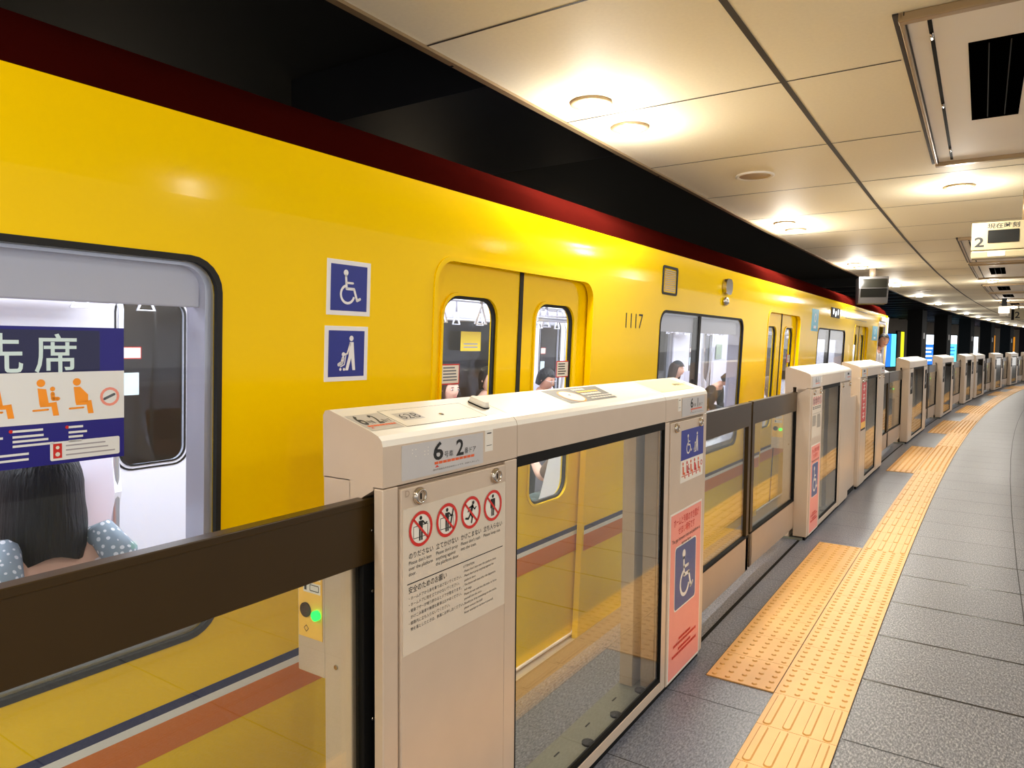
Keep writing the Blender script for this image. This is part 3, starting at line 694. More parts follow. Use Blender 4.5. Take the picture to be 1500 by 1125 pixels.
        if control and side == 0:
            h = MB(); h.box(-.285, -.19, -.0, .10, .71, 1.1, 'beige', .004); cb = h.build('control_box', r)
            h = MB(); h.box(-.279, -.196, -.002, .0, .80, 1.06, 'label_orange'); a = Art(h, (-.279, -.002, .80), (1, 0, 0), (0, 0, 1))
            a.rect(.018, .078, .145, .170, 'sign_white'); a.rect(.018, .078, .112, .137, 'sign_white'); a.up(); a.rect(.022, .03, .150, .165, 'ink'); a.rect(.022, .03, .117, .132, 'ink')
            a.line([(.045, .15), (.07, .15), (.07, .164), (.045, .164), (.045, .15)], .002, 'ink', False); a.line([(.042, .118), (.072, .118), (.072, .132), (.042, .132), (.042, .118)], .002, 'ink', False); a.rect(.03, .06, .19, .194, 'ink')
            a.line([(.028, .03), (.036, .022), (.028, .014), (.020, .022), (.028, .03)], .0015, 'ink', False); h.build('label_plate', cb, 'orange label plate')
            h = MB(); h.tube([(-.252, .0, .868), (-.252, -.006, .868)], .018, 'led_off', 18); h.build('indicator_lens', cb, 'dark brown round lens')
            h = MB(); h.tube([(-.212, .0, .862), (-.212, -.012, .862)], .012, 'led_green', 18); h.build('green_lamp', cb, 'glowing green lamp')
    # glass bay
    q = MB(); q.box(-.016, -.008, g0, g1, .06, 1.19, 'gate_glass'); q.build('glass_pane', r)
    q = MB(); q.box(-.02, -.002, g0, g1, 1.163, 1.195, 'black'); q.box(-.02, -.001, g0, g0 + .006, .06, 1.19, 'black'); q.box(-.02, -.001, g1 - .006, g1, .06, 1.19, 'black'); q.box(-.02, -.002, g0, g1, .075, .09, 'black'); q.build('gasket', r)
    q = MB(); q.box(-.03, .0, g0, g1, .032, .075, 'beige', .003); q.build('bottom_rail', r)
    # sliding leaves
    for nm, ln, lx, sgn in (('l', leafL, lxL, -1), ('r', leafR, lxR, 1)):
        if not ln: continue
        e = 0 if sgn < 0 else L; y0, y1 = sorted((e - sgn * .04, e + sgn * ln)); t = .016
        q = MB(); q.box(lx - t, lx + t, y0, y1, 1.015, 1.162, 'black_band', .003); q.box(lx - t, lx + t + .002, y0, y1, 1.148, 1.164, 'black_band', .002)
        edge = (y1 - .055, y1) if sgn > 0 else (y0, y0 + .055); inn = (y0, y0 + .05) if sgn > 0 else (y1 - .05, y1)
        q.box(lx - t, lx + t, *edge, .09, 1.02, 'black_band', .002); q.box(lx - t * .8, lx + t * .8, *inn, .09, 1.02, 'black', .002)
        for zz in (.35, .65, .95, 1.09): q.tube([(lx + t, sum(edge) / 2, zz), (lx + t + .003, sum(edge) / 2, zz)], .004, 'chrome', 8); q.tube([(lx + t, sum(inn) / 2, zz), (lx + t + .003, sum(inn) / 2, zz)], .004, 'chrome', 8)
        lf = q.build('sliding_leaf', r)
        q = MB(); q.box(lx - .004, lx + .004, y0 + .05, y1 - .05, .31, 1.02, 'gate_glass'); q.build('leaf_glass', lf)
        q = MB(); q.box(lx - t, lx + t, y0, y1, .09, .31, 'beige_dark', .003); q.box(lx - t - .001, lx + t + .001, y0, y1, .305, .318, 'black'); q.build('leaf_rail', lf)
    if infill:
        q = MB(); q.box(-.06, -.03, L, L + infill, .05, 1.01, 'beige', .003); q.box(-.19, -.03, L, L + infill, 0, .05, 'black'); q.build('infill_panel', r)
    return r
gate('nearest beige platform gate with red prohibition notice and pink wheelchair sign', 1.143, 2.227, .545, 1.69, near=True, style=0, slotL=(-.10, -.028), leafL=1.25, leafR=1.19, lxL=-.064)
gate('second beige gate with prohibition notice above pink sign on its left post', 5.83, 1.87, .47, 1.28, style=1, leafL=1.21, infill=.58)
gate('third gate, with tall red notice and orange cap front', 8.28, 1.80, .45, 1.22, style=2, leafR=1.28, control=False)
gate('fourth gate, first past the end of the train, plain cap', 12.71, 2.45, .5, 1.95, style=4, leafL=1.28, leafR=1.25)
gate('fifth gate along the platform, beyond the end of the train', 17.75, 2.3, .5, 1.8, style=4, leafL=1.25, leafR=1.25)
gate('sixth gate along the platform, start of the far double housing', 22.6, 2.1, .5, 1.5, style=4, leafL=1.3, infill=.55)
gate('seventh gate along the platform, end of the far double housing', 25.3, 2.4, .5, 1.9, style=4, leafR=1.3, control=False)
gate('eighth gate along the curving platform', 30.6, 2.4, .5, 1.9, style=4, leafL=1.3, leafR=1.25)
gate('ninth gate along the curving platform', 35.5, 2.4, .5, 1.9, style=4, leafL=1.25, leafR=1.25)
gate('farthest gate, at the right end of the curving row', 40.4, 2.4, .5, 1.9, style=4, leafL=1.25, leafR=1.25)

# ---------------------------------------------------------------- the train (local axes: u outward, v along, w up)
TH, PH = radians(1.15), radians(2.2)
U0 = Vector((cos(TH), -sin(TH), 0)); TV = Vector((sin(TH), cos(TH), 0))
TU = cos(PH) * U0 - sin(PH) * Vector((0, 0, 1)); TW = sin(PH) * U0 + cos(PH) * Vector((0, 0, 1))
TM = Matrix(((TU.x, TV.x, TW.x, -.62), (TU.y, TV.y, TW.y, 2.7), (TU.z, TV.z, TW.z, 0), (0, 0, 0, 1)))
tr = empty('subway_train', 'yellow subway car with blue, white and orange stripes standing at the platform', 'train', mat=TM)
VA, VB = -4.4, 11.6
def vw(x, y, a): return Vector((a, x, y))
DC = [-.08, 4.39, 8.87]                       # door centres
WIN = [(-3.24, -1.55), (1.384, 3.06), (5.86, 7.55)]
WB, WT = .735, 1.728
doors = [rr(c - .60, c + .60, -.03, 1.826, .09) for c in DC]
wins = [rr(a, c, WB, WT, .085) for a, c in WIN]
cabw = rr(10.55, 11.38, 1.0, 1.93, .06)
q = MB(); q.plate([(VA, -.22), (VB, -.22), (VB, 1.88), (VA, 1.88)], [d[:14] + [(c - .60, -.21), (c + .60, -.21)] for d, c in zip(doors, DC)] + wins + [cabw], vw, -.03, 0, 'yellow')
prof = [(0, 1.88), (-.001, 1.94), (-.004, 1.99), (-.010, 2.04), (-.020, 2.085)]
q.grid([[(u, VA, w) for u, w in prof], [(u, VB - .04, w) for u, w in prof]], 'yellow')
q.grid([[(VBu, vv, w) for VBu, vv in ((0, VB), (-.03, VB + .02), (-.2, VB + .03), (-1.25, VB + .04), (-2.3, VB + .03), (-2.45, VB))] for w in (-.22, 1.88, 2.08)], 'yellow')
q.build('body_side', tr)
q = MB(); prof = [(-.020, 2.085), (-.055, 2.16), (-.15, 2.235), (-.38, 2.30), (-.7, 2.345), (-1.25, 2.365), (-1.8, 2.345), (-2.12, 2.30), (-2.3, 2.235), (-2.4, 2.16), (-2.45, 2.085)]
q.grid([[(u, VA, w) for u, w in prof], [(u, VB, w) for u, w in prof]], 'maroon'); q.face([(u, VB, w) for u, w in prof], 'maroon'); q.build('roof', tr)
q = MB()
segs = [VA] + [x for c in DC for x in (c - .60, c + .60)] + [VB]
for a, c in zip(segs[::2], segs[1::2]):
    q.box(0, .0012, a, c, .556, .580, 'navy'); q.box(0, .0012, a, c, .534, .556, 'white_paint'); q.box(0, .0012, a, c, .447, .534, 'orange')
q.build('stripe', tr, 'navy, white and orange stripe')
q = MB(); q.box(-2.4, -.05, VA, VB, -.5, -.2, 'black'); q.build('underframe', tr)
# doors
for c in DC:
    for sg in (-1, 1):
        e0, e1 = (c - .63, c + .008) if sg < 0 else (c + .008, c + .63)
        w0, w1 = (c - .515, c - .165) if sg < 0 else (c + .13, c + .48)
        q = MB(); hole = rr(w0, w1, .762, 1.70, .085)
        q.plate([(e0, .0), (e1, .0), (e1, 1.85), (e0, 1.85)], [hole], vw, -.075, -.04, 'yellow')
        for a0, a1, mm in ((.556, .580, 'navy'), (.534, .556, 'white_paint'), (.447, .534, 'orange')): q.box(-.0395, -.0385, e0, e1, a0, a1, mm)
        d = q.build('door_leaf', tr)
        q = MB(); q.plate(rr(w0 - .012, w1 + .012, .75, 1.712, .095), [hole], vw, -.041, -.033, 'yellow'); q.plate(rr(w0, w1, .762, 1.70, .085), [rr(w0 + .012, w1 - .012, .774, 1.688, .075)], vw, -.06, -.045, 'rubber'); q.build('window_gasket', d)
        q = MB(); q.box(-.056, -.052, w0 + .005, w1 - .005, .77, 1.695, 'train_glass'); q.build('window_pane', d)
        if c == DC[0] or c == DC[1]:
            sy = w0 + .01 if sg < 0 else w1 - .125
            q = MB(); q.box(-.0515, -.050, sy, sy + .115, 1.355, 1.435, 'sign_red'); a = Art(q, (-.05, sy, 1.355), (0, 1, 0), (0, 0, 1)); a.rect(.005, .11, .005, .075, 'sign_white'); a.up(); bars(a, .015, .1, [.015, .027, .039, .051, .063], .005, 'poster_grey' if sg < 0 else 'ink'); q.build('door_sticker', d, 'white sticker with red border')
    q = MB(); q.box(-.078, -.036, c - .006, c + .022, .0, 1.826, 'rubber'); q.build('door_seal', tr)
    q = MB(); q.box(-.10, .035, c - .59, c + .59, -.045, -.012, 'steel', .003); q.box(.0, .036, c - .6, c + .6, -.075, -.045, 'beige_dark', .003); q.build('door_sill', tr)
    q = MB(); q.plate(rr(c - .615, c + .615, -.2, 1.841, .1), [rr(c - .597, c + .597, -.25, 1.823, .088)], vw, -.001, .004, 'yellow'); q.build('door_surround', tr)
# windows
q = MB(); q.plate([(VA, .0), (10.2, .0), (10.2, 2.08), (VA, 2.08)], [rr(c - .64, c + .64, .009, 1.86, .05) for c in DC] + [rr(a + .01, c - .01, WB + .01, WT - .01, .08) for a, c in WIN], vw, -.11, -.03, 'in_white'); q.build('inner_lining', tr)
for i, (a0, a1) in enumerate(WIN):
    q = MB(); q.plate(rr(a0 - .006, a1 + .006, WB - .006, WT + .006, .09), [rr(a0 + .009, a1 - .009, WB + .009, WT - .009, .078)], vw, -.012, .003, 'rubber'); f = q.build('window_frame', tr)
    q = MB(); q.plate(rr(a0 + .012, a1 - .012, WB + .012, WT - .012, .075), [rr(a0 + .03, a1 - .03, WB + .04, WT - .02, .06)], vw, -.105, -.02, 'alu'); q.build('inner_frame', f, 'silver inner frame')
    q = MB(); q.box(-.012, -.008, a0 + .01, a1 - .01, WB + .01, WT - .01, 'train_glass'); q.build('window_pane', f)
    q = MB(); mid = a0 + (.68 if i else .5)
    q.box(-.05, -.004, mid, mid + .04, WB + .01, WT - .01, 'rubber'); q.build('mullion', f)
    q = MB(); q.box(-.075, -.045, a0 + .02, a1 - .03, WT - .125, WT - .01, 'blind', .004); q.build('roller_blind', f, 'grey rolled blind')
q = MB(); q.plate(rr(10.53, 11.40, .98, 1.95, .07), [rr(10.57, 11.36, 1.02, 1.91, .05)], vw, -.03, .006, 'alu'); q.build('cab_window_frame', tr)
q = MB(); q.box(-.005, .03, 10.62, 11.3, 1.95, 2.03, 'sign_white', .008); q.build('cab_lamp', tr)
q = MB(); q.box(0, .02, VB - .04, VB, .0, 2.05, 'beige_top', .006); q.build('end_pillar', tr)
# priority seat sticker on the first window
q = MB(); q.box(-.007, -.0055, -2.42, -1.797, 1.240, 1.545, 'sticker_navy'); a = Art(q, (-.0055, -2.42, 1.24), (0, 1, 0), (0, 0, 1))
w = .623; a.rect(0, w - .055, .205, .298, 'cream_film'); a.rect(0, w, .093, .205, 'sticker_pale'); a.up()
a.text('優', .235, .213, .09, 'paper_pale', .009); a.text('先', .325, .213, .09, 'paper_pale', .009); a.text('席', .432, .213, .09, 'paper_pale', .009)
for cx, kd, bl in ((.275, 0, 0), (.365, 0, 0), (.452, 1, 0), (.525, 0, 1)): a.sitter(cx, .148, .085, 'sticker_orange', kd, bl)
a.ring(.590, .145, .016, .022, 'sign_pink', n=16); a.line([(.578, .14), (.60, .15)], .006, 'poster_grey')
for x0, x1 in ((.30, .375), (.39, .475), (.50, .545)): bars(a, x0, x1, (.078, .066, .056, .046), .005, 'sticker_pale', .4)
a.circle(.387, .081, .004, 'sign_red', 8); a.circle(.497, .081, .004, 'sign_red', 8); bars(a, .30, .45, (.028, .016), .005, 'sticker_pale', .5)
a.rrect(.462, .612, .008, .050, .004, 'sticker_pale'); a.up(); a.rect(.468, .486, .013, .046, 'sign_red'); bars(a, .494, .606, (.038, .028, .017), .003, 'in_grey'); a.up(); a.circle(.477, .022, .005, 'sign_white', 8); a.circle(.477, .037, .004, 'sign_white', 8)
q.build('priority_sticker', tr, 'navy priority seat sticker with orange seated figures')
# stickers on the body
for y0, y1, z0, z1, k in ((-1.192, -1.011, 1.602, 1.773, 0), (-1.196, -1.017, 1.395, 1.568, 1)):
    q = MB(); q.box(0, .0012, y0, y1, z0, z1, 'white_paint'); a = Art(q, (.0012, y0, z0), (0, 1, 0), (0, 0, 1)); w, h = y1 - y0, z1 - z0
    a.rect(.015, w - .015, .014, h - .014, 'deep_blue'); a.up()
    (a.wheelchair if k == 0 else a.stroller)(w / 2, h / 2, .115, 'white_paint'); q.build('sticker', tr, 'blue sticker with white %s' % ('wheelchair' if k == 0 else 'adult pushing a stroller'))
q = MB(); a = Art(q, (.0005, .88, 1.612), (0, 1, 0), (0, 0, 1)); a.text('1117', 0, 0, .12, 'ink', -.004, wide=.25); q.build('car_number', tr, 'dark numerals 1117')
q = MB(); q.plate(rr(1.38, 1.62, 1.826, 2.0, .02), [rr(1.40, 1.60, 1.84, 1.985, .012)], vw, 0, .004, 'rubber')
for k in range(11): q.box(-.002, .003, 1.42, 1.585, 1.85 + .012 * k, 1.856 + .012 * k, 'beige_dark')
q.build('vent_grille', tr, 'yellow louvred grille')
q = MB(); q.prism(rr(2.49, 2.64, 1.895, 2.01, .05), vw, 0, .03, 'chrome'); q.build('side_lamp', tr); q = MB(); q.ball((.01, 2.56, 1.845), .04, 'chrome', (.5, 1.3, .8)); q.build('side_lamp', tr)
for y0, y1, z0, z1 in ((5.50, 5.83, 1.69, 1.93), (9.9, 10.45, 1.63, 1.86)):
    q = MB(); q.box(0, .002, y0, y1, z0, z1, 'cyan'); a = Art(q, (.002, y0, z0), (0, 1, 0), (0, 0, 1)); w, h = y1 - y0, z1 - z0; a.ring(w / 2, h * .6, h * .13, h * .2, 'white_paint'); a.rect(w * .3, w * .7, h * .12, h * .25, 'white_paint'); q.build('line_sticker', tr, 'cyan rectangle with white ring')
q = MB(); q.box(-.005, .004, 6.52, 7.06, 1.875, 1.995, 'rubber', .003); a = Art(q, (.0045, 6.52, 1.875), (0, 1, 0), (0, 0, 1)); [a.circle(.13 + .14 * k, .06 + .012 * (-1) ** k, .036, 'indicator', 10) for k in range(3)]; q.build('destination_display', tr, 'small lit destination display')
q = MB(); a = Art(q, (.0004, 7.45, 1.90), (0, 1, 0), (0, 0, 1)); a.line([(1.8, 0), (0, 0), (0, .13), (1.8, .13)], .006, 'ink', False); q.build('hatch_outline', tr)
q = MB(); q.tube([(.03, 8.1, .9), (.03, 8.1, 1.55)], .012, 'steel', 8); q.build('grab_rail', tr)
# interior
q = MB(); q.box(-2.44, -.04, VA, 10.4, -.03, .005, 'in_floor'); q.build('floor_pan', tr)
q = MB(); q.box(-2.44, -.08, VA, 10.4, 2.07, 2.085, 'in_white')
q.grid([[(u, VA, w) for u, w in ((-.11, 1.80), (-.2, 1.95), (-.42, 2.06))], [(u, 10.4, w) for u, w in ((-.11, 1.80), (-.2, 1.95), (-.42, 2.06))]], 'in_white')
q.grid([[(u, VA, w) for u, w in ((-2.38, 1.80), (-2.3, 1.95), (-2.08, 2.06))], [(u, 10.4, w) for u, w in ((-2.38, 1.80), (-2.3, 1.95), (-2.08, 2.06))]], 'in_white'); q.build('inner_ceiling', tr)
for uu in (-.62, -1.88):
    q = MB(); q.box(uu - .07, uu + .07, VA + .2, 10.2, 2.045, 2.07, 'led_strip'); q.build('ceiling_light', tr)
for k in range(7):
    l = bpy.data.lights.new('car_lamp', 'AREA'); l.shape = 'RECTANGLE'; l.size = 1.2; l.size_y = 1.6; l.energy = CAR_W; l.color = (.90, .94, 1)
    lo = bpy.data.objects.new('car_lamp', l); COL.objects.link(lo); lo.parent = tr; lo.location = (-1.25, -3.2 + 2.1 * k, 2.03)
q = MB(); q.plate([(VA, -.2), (VB, -.2), (VB, 2.08), (VA, 2.08)], [rr(c - .60, c + .60, -.19, 1.826, .05) for c in DC] + [rr(a, c, .78, 1.68, .06) for a, c in WIN], vw, -2.46, -2.38, 'in_white'); q.build('far_wall', tr)
for c in DC:
    for sg in (-1, 1):
        e0, e1 = (c - .60, c) if sg < 0 else (c, c + .60); w0, w1 = (c - .52, c - .13) if sg < 0 else (c + .13, c + .52)
        q = MB(); hole = rr(w0, w1, .70, 1.66, .08); q.plate([(e0, .0), (e1, .0), (e1, 1.826), (e0, 1.826)], [hole], vw, -2.44, -2.41, 'in_white')
        q.plate(rr(w0 - .03, w1 + .03, .67, 1.69, .1), [rr(w0 - .02, w1 + .02, .68, 1.68, .095)], vw, -2.412, -2.406, 'rubber'); q.plate(rr(w0 - .006, w1 + .006, .694, 1.666, .085), [rr(w0 + .004, w1 - .004, .704, 1.656, .078)], vw, -2.412, -2.404, 'rubber'); d = q.build('far_door_leaf', tr)
        q = MB(); q.box(-2.43, -2.426, w0, w1, .70, 1.66, 'train_glass'); q.build('far_door_pane', d)
        q = MB(); sy = w0 + .02; q.box(-2.424, -2.422, sy, sy + .11, 1.32, 1.39, 'sign_red'); q.box(-2.422, -2.421, sy + .005, sy + .105, 1.325, 1.385, 'sign_white'); q.box(-2.424, -2.421, sy - .005, sy + .095, 1.11, 1.24, 'paper_pale'); q.build('far_door_sticker', d)
    q = MB(); q.box(-2.40, -2.36, c - .55, c + .55, 1.86, 2.0, 'in_grey', .004); a = Art(q, (-2.36, c - .55, 1.86), (0, 1, 0), (0, 0, 1)); a.rect(.1, .45, .03, .11, 'display'); a.rect(.6, 1.0, .03, .11, 'poster_yellow'); q.build('door_header', tr)
for a0, a1 in WIN:
    q = MB(); q.plate(rr(a0 - .02, a1 + .02, .76, 1.70, .07), [rr(a0 + .02, a1 - .02, .80, 1.66, .05)], vw, -2.385, -2.365, 'alu'); q.box(-2.43, -2.425, a0, a1, .78, 1.68, 'train_glass'); q.build('far_window', tr)
benches = [(-4.3, -.82), (.66, 3.65), (5.13, 8.13)]
for a0, a1 in benches:
    for nm, u0, u1, bk in (('near_bench', -.56, -.12, (-.20, -.115)), ('far_bench', -2.37, -1.93, (-2.375, -2.29))):
        q = MB(); q.box(u0, u1, a0 + .05, a1 - .05, .33, .42, 'seat_fabric', .03); q.box(bk[0], bk[1], a0 + .05, a1 - .05, .42, .70, 'seat_fabric', .02); q.box(u0 + .1, u1, a0 + .05, a1 - .05, .0, .33, 'in_grey'); q.build('bench', tr)
    for e in (a0, a1):
        for u0, u1 in ((-.50, -.115), (-2.375, -1.99)):
            near_ = u1 > -1
            pts = [(u1, .30), (u1, 1.0), (u1 - .06, 1.04), (u1 - .12, 1.02), (u1 - .165, .95), (u1 - .19, .82), (u1 - .225, .66), (u1 - .29, .50), (u1 - .37, .40), (u1 - .385, .30)] if near_ else [(u0, .30), (u0, 1.02), (u0 + .14, 1.05), (u0 + .26, 1.0), (u1 - .03, .86), (u1, .66), (u1 - .06, .42), (u1 - .16, .30)]
            q = MB(); q.prism(pts, lambda x, y, v: Vector((x, v, y)), e - .018, e + .018, 'in_white'); q.build('seat_end_panel', tr)
            ue = u0 if near_ else u1; sg = 1 if near_ else -1
            q = MB(); q.tube([(ue + .02 * sg, e, .01), (ue + .02 * sg, e, .9), (ue - .02 * sg, e, 1.25), (ue - .03 * sg, e, 1.6), (ue + .03 * sg, e, 1.78), (ue + .2 * sg, e, 1.86)], .015, 'steel', 8); q.build('stanchion', tr)
for uu in (-.52, -1.98):
    q = MB(); q.tube([(uu, VA + .2, 1.80), (uu, 10, 1.80)], .014, 'steel', 8); q.build('strap_rail', tr)
    v = -1.0
    while v < 8:
        q = MB(); q.tube([(uu, v, 1.80), (uu, v, 1.70)], .008, 'in_grey', 6); q.tube([(uu, v, 1.70), (uu, v - .045, 1.60), (uu, v + .045, 1.60), (uu, v, 1.70)], .008, 'in_white', 6); q.build('hand_strap', tr)
        v += .32
for uu, sg in ((-.30, 1), (-2.2, -1)):
    for a0, a1 in benches:
        q = MB(); q.tube([(uu - .12 * sg, a0, 1.64), (uu - .12 * sg, a1, 1.64)], .013, 'steel', 8); q.box(uu - .11, uu + .11, a0, a1, 1.655, 1.662, 'alu'); q.build('luggage_rack', tr)
for i, (v0, w0, mm) in enumerate(((2.42, 1.36, 'poster_yellow'), (9.5, 1.2, 'poster_green'), (5.7, 1.72, 'sign_pink'), (1.2, 1.74, 'sticker_orange'))):
    q = MB(); q.box(-2.36, -2.355, v0, v0 + .3, w0, w0 + (.18 if i == 0 else .26 if i == 1 else .1), mm); a = Art(q, (-2.355, v0, w0), (0, 1, 0), (0, 0, 1), .001); bars(a, .04, .26, (.03, .06), .012, 'in_grey'); q.build('advert', tr)
q = MB(); q.box(-2.4, -.1, 10.15, 10.2, 0, 2.07, 'in_white'); q.box(-1.7, -.9, 10.12, 10.15, .9, 1.8, 'display'); q.build('cab_partition', tr)
q = MB(); q.box(-2.4, -.7, 10.2, 10.22, 0, 2.07, 'tunnel'); q.box(-.72, -.7, 10.2, VB, 0, 2.07, 'in_grey'); q.build('cab_interior', tr)

# ---------------------------------------------------------------- people
def skin_mesh(verts, edges, radii, sub=2):
    me = bpy.data.meshes.new('figure'); me.from_pydata([tuple(v) for v in verts], edges, [])
    o = bpy.data.objects.new('figure', me); COL.objects.link(o)
    md = o.modifiers.new('s', 'SKIN'); md.use_smooth_shade = True
    for i, sv in enumerate(me.skin_vertices[0].data): sv.radius = (radii[i], radii[i]) if not isinstance(radii[i], tuple) else radii[i]; sv.use_root = i == 0
    sb = o.modifiers.new('d', 'SUBSURF'); sb.levels = sub; sb.render_levels = sub
    dg = bpy.context.evaluated_depsgraph_get(); ev = o.evaluated_get(dg); m2 = bpy.data.meshes.new_from_object(ev)
    data = ([v.co.copy() for v in m2.vertices], [tuple(p.vertices) for p in m2.polygons])
    bpy.data.objects.remove(o); bpy.data.meshes.remove(me); bpy.data.meshes.remove(m2); return data
def add_data(mb, data, m):
    k = mb.mi(m); nv = [mb.bm.verts.new(c) for c in data[0]]
    for f in data[1]:
        try: g = mb.bm.faces.new([nv[i] for i in f]); g.material_index = k; g.smooth = True
        except ValueError: pass
def person(label, mat, skin='skin', hair='hair_black', shirt='cloth_dark', trousers='cloth_dark', lean=0., turn=0., nod=0., length=.09, seated=True, sc=1., hat=None, glasses=False, extras=None, hands_up=0., short=False):
    r = empty('person', label, 'person', 'passengers' if seated else None, mat=mat @ Matrix.Scale(sc, 4))
    hz = .43 if seated else .90
    RL = Matrix.Translation((0, 0, hz)) @ Matrix.Rotation(-lean, 4, 'X') @ Matrix.Translation((0, 0, -hz))
    T = lambda x, y, z: RL @ Vector((x, y, z))
    z = hz
    J = dict(pel=Vector((0, 0, z)), sp=T(0, -.015, z + .22), ch=T(0, 0, z + .40), nk=T(0, .01, z + .53), hb=T(0, .035, z + .60))
    for sd, n in ((-1, 'l'), (1, 'r')):
        J['sh' + n] = T(sd * .165, 0, z + .46); J['el' + n] = T(sd * .215, .10 + .1 * hands_up, z + .20 + .1 * hands_up); J['wr' + n] = T(sd * .10, .30, z + .20 + .22 * hands_up); J['pm' + n] = T(sd * .08, .36, z + .21 + .24 * hands_up)
        if seated: J['hp' + n] = Vector((sd * .09, .03, z)); J['kn' + n] = Vector((sd * .10, .45, z + .02)); J['an' + n] = Vector((sd * .10, .46, .09)); J['to' + n] = Vector((sd * .11, .60, .045))
        else: J['hp' + n] = Vector((sd * .09, 0, z - .04)); J['kn' + n] = Vector((sd * .095, .02, .48)); J['an' + n] = Vector((sd * .10, 0, .09)); J['to' + n] = Vector((sd * .11, .14, .045))
    def chain(keys, pairs, rad, grow=0.):
        ix = {k: i for i, k in enumerate(keys)}; return skin_mesh([J[k] for k in keys], [(ix[a], ix[c]) for a, c in pairs], [rad[k] + grow for k in keys])
    rad = dict(pel=.125, sp=.105, ch=.12, nk=.052, hb=.05)
    for n in 'lr': rad.update({'sh' + n: .058, 'el' + n: .042, 'wr' + n: .028, 'pm' + n: .030, 'hp' + n: .085, 'kn' + n: .058, 'an' + n: .040, 'to' + n: .035})
    spine = ['pel', 'sp', 'ch', 'nk', 'hb']; arms = ['shl', 'ell', 'wrl', 'pml', 'shr', 'elr', 'wrr', 'pmr']; legs = ['hpl', 'knl', 'anl', 'tol', 'hpr', 'knr', 'anr', 'tor']
    pr = [('pel', 'sp'), ('sp', 'ch'), ('ch', 'nk'), ('nk', 'hb')]; pa = []; pl = []
    for n in 'lr': pa += [('ch', 'sh' + n), ('sh' + n, 'el' + n), ('el' + n, 'wr' + n), ('wr' + n, 'pm' + n)]; pl += [('pel', 'hp' + n), ('hp' + n, 'kn' + n), ('kn' + n, 'an' + n), ('an' + n, 'to' + n)]
    b = MB(); add_data(b, chain(spine + arms + legs, pr + pa + pl, rad), skin)
    for sd, n in ((-1, 'l'), (1, 'r')):              # fingers
        d = (J['pm' + n] - J['wr' + n]).normalized(); side = Vector((1, 0, 0)) * -sd; dn = d.cross(side).normalized() * (1 if sd < 0 else -1)
        if dn.z > 0: dn = -dn
        for k in range(4):
            p0 = J['pm' + n] + side * (.024 - .016 * k); ln = (.062, .07, .066, .052)[k]
            add_data(b, skin_mesh([p0 - d * .01, p0 + d * ln * .45, p0 + d * ln * .8 + dn * .018, p0 + d * ln * .9 + dn * .036], [(0, 1), (1, 2), (2, 3)], [.0095, .009, .0082, .007], 1), skin)
        p0 = J['wr' + n] + (J['pm' + n] - J['wr' + n]) * .45 + side * .02
        add_data(b, skin_mesh([p0, p0 + side * .022 + d * .02, p0 + side * .028 + d * .045 + dn * .01], [(0, 1), (1, 2)], [.012, .0105, .008], 1), skin)
    # head
    HM = Matrix.Translation(J['hb']) @ RL.to_3x3().to_4x4() @ Matrix.Rotation(turn, 4, 'Z') @ Matrix.Rotation(-nod, 4, 'X') @ Matrix.Translation((0, .02, .085))
    rows = []; NU, NV = 24, 18
    for j in range(NV + 1):
        ph = pi * j / NV; row = []
        for i in range(NU):
            a = 2 * pi * i / NU; x, y, zz = sin(ph) * sin(a), sin(ph) * cos(a), cos(ph)
            jaw = 1 - .30 * max(0, -zz) ** 1.2
            X, Y, Z = x * .073 * jaw, y * .092 * (1 - .12 * max(0, -zz) if y > 0 else 1 - .25 * max(0, -zz)), zz * .115
            if y > .5:
                nb = math.exp(-(X / .013) ** 2) * math.exp(-((Z + .022) / .022) ** 2); Y += .024 * nb
                eb = math.exp(-((abs(X) - .031) / .015) ** 2) * math.exp(-((Z - .006) / .012) ** 2); Y -= .008 * eb
                Y += .006 * math.exp(-(X / .03) ** 2) * math.exp(-((Z + .062) / .012) ** 2)
            row.append(HM @ Vector((X, Y, Z)))
        rows.append(row)
    b.grid(rows, skin, True, True)
    for sd in (-1, 1):
        for c, rr_, mm, scx in (((sd * .031, .080, .006), .0105, 'eye_white', (1.25, .5, .7)), ((sd * .031, .0845, .006), .0058, 'ink', (1, .5, 1)), ((sd * .031, .084, .026), .012, 'hair_black', (1.5, .35, .28)), ((sd * .073, -.005, -.01), .02, skin, (.45, .8, 1.4))):
            t = bmesh.new(); bmesh.ops.create_uvsphere(t, u_segments=10, v_segments=7, radius=rr_, matrix=HM @ Matrix.Translation(c) @ Matrix.Diagonal((*scx, 1))); b._add(t, mm, True)
    t = bmesh.new(); bmesh.ops.create_uvsphere(t, u_segments=10, v_segments=7, radius=.018, matrix=HM @ Matrix.Translation((0, .084, -.058)) @ Matrix.Diagonal((1.1, .3, .35, 1))); b._add(t, 'lips', True)
    b.build('body', r)
    b = MB(); add_data(b, chain(['pel', 'sp', 'ch', 'shl', 'ell', 'shr', 'elr'] if short else ['pel', 'sp', 'ch', 'shl', 'ell', 'wrl', 'shr', 'elr', 'wrr'], [p for p in pr[:2] + pa if p[1][:2] != 'pm' and not (short and p[1][:2] == 'wr')], rad, .014), shirt); b.build('shirt', r)
    b = MB(); add_data(b, chain(['pel'] + [k for k in legs if k[:2] != 'to'], [p for p in pl if p[1][:2] != 'to'], rad, .014), trousers); b.build('trousers', r)
    for n in 'lr':
        b = MB(); add_data(b, skin_mesh([J['an' + n] + Vector((0, -.02, -.04)), J['an' + n] + Vector((0, .05, -.04)), J['to' + n]], [(0, 1), (1, 2)], [.042, .046, .038]), 'shoe'); b.build('shoe', r)
    # hair
    b = MB(); rows = []; NU = 36
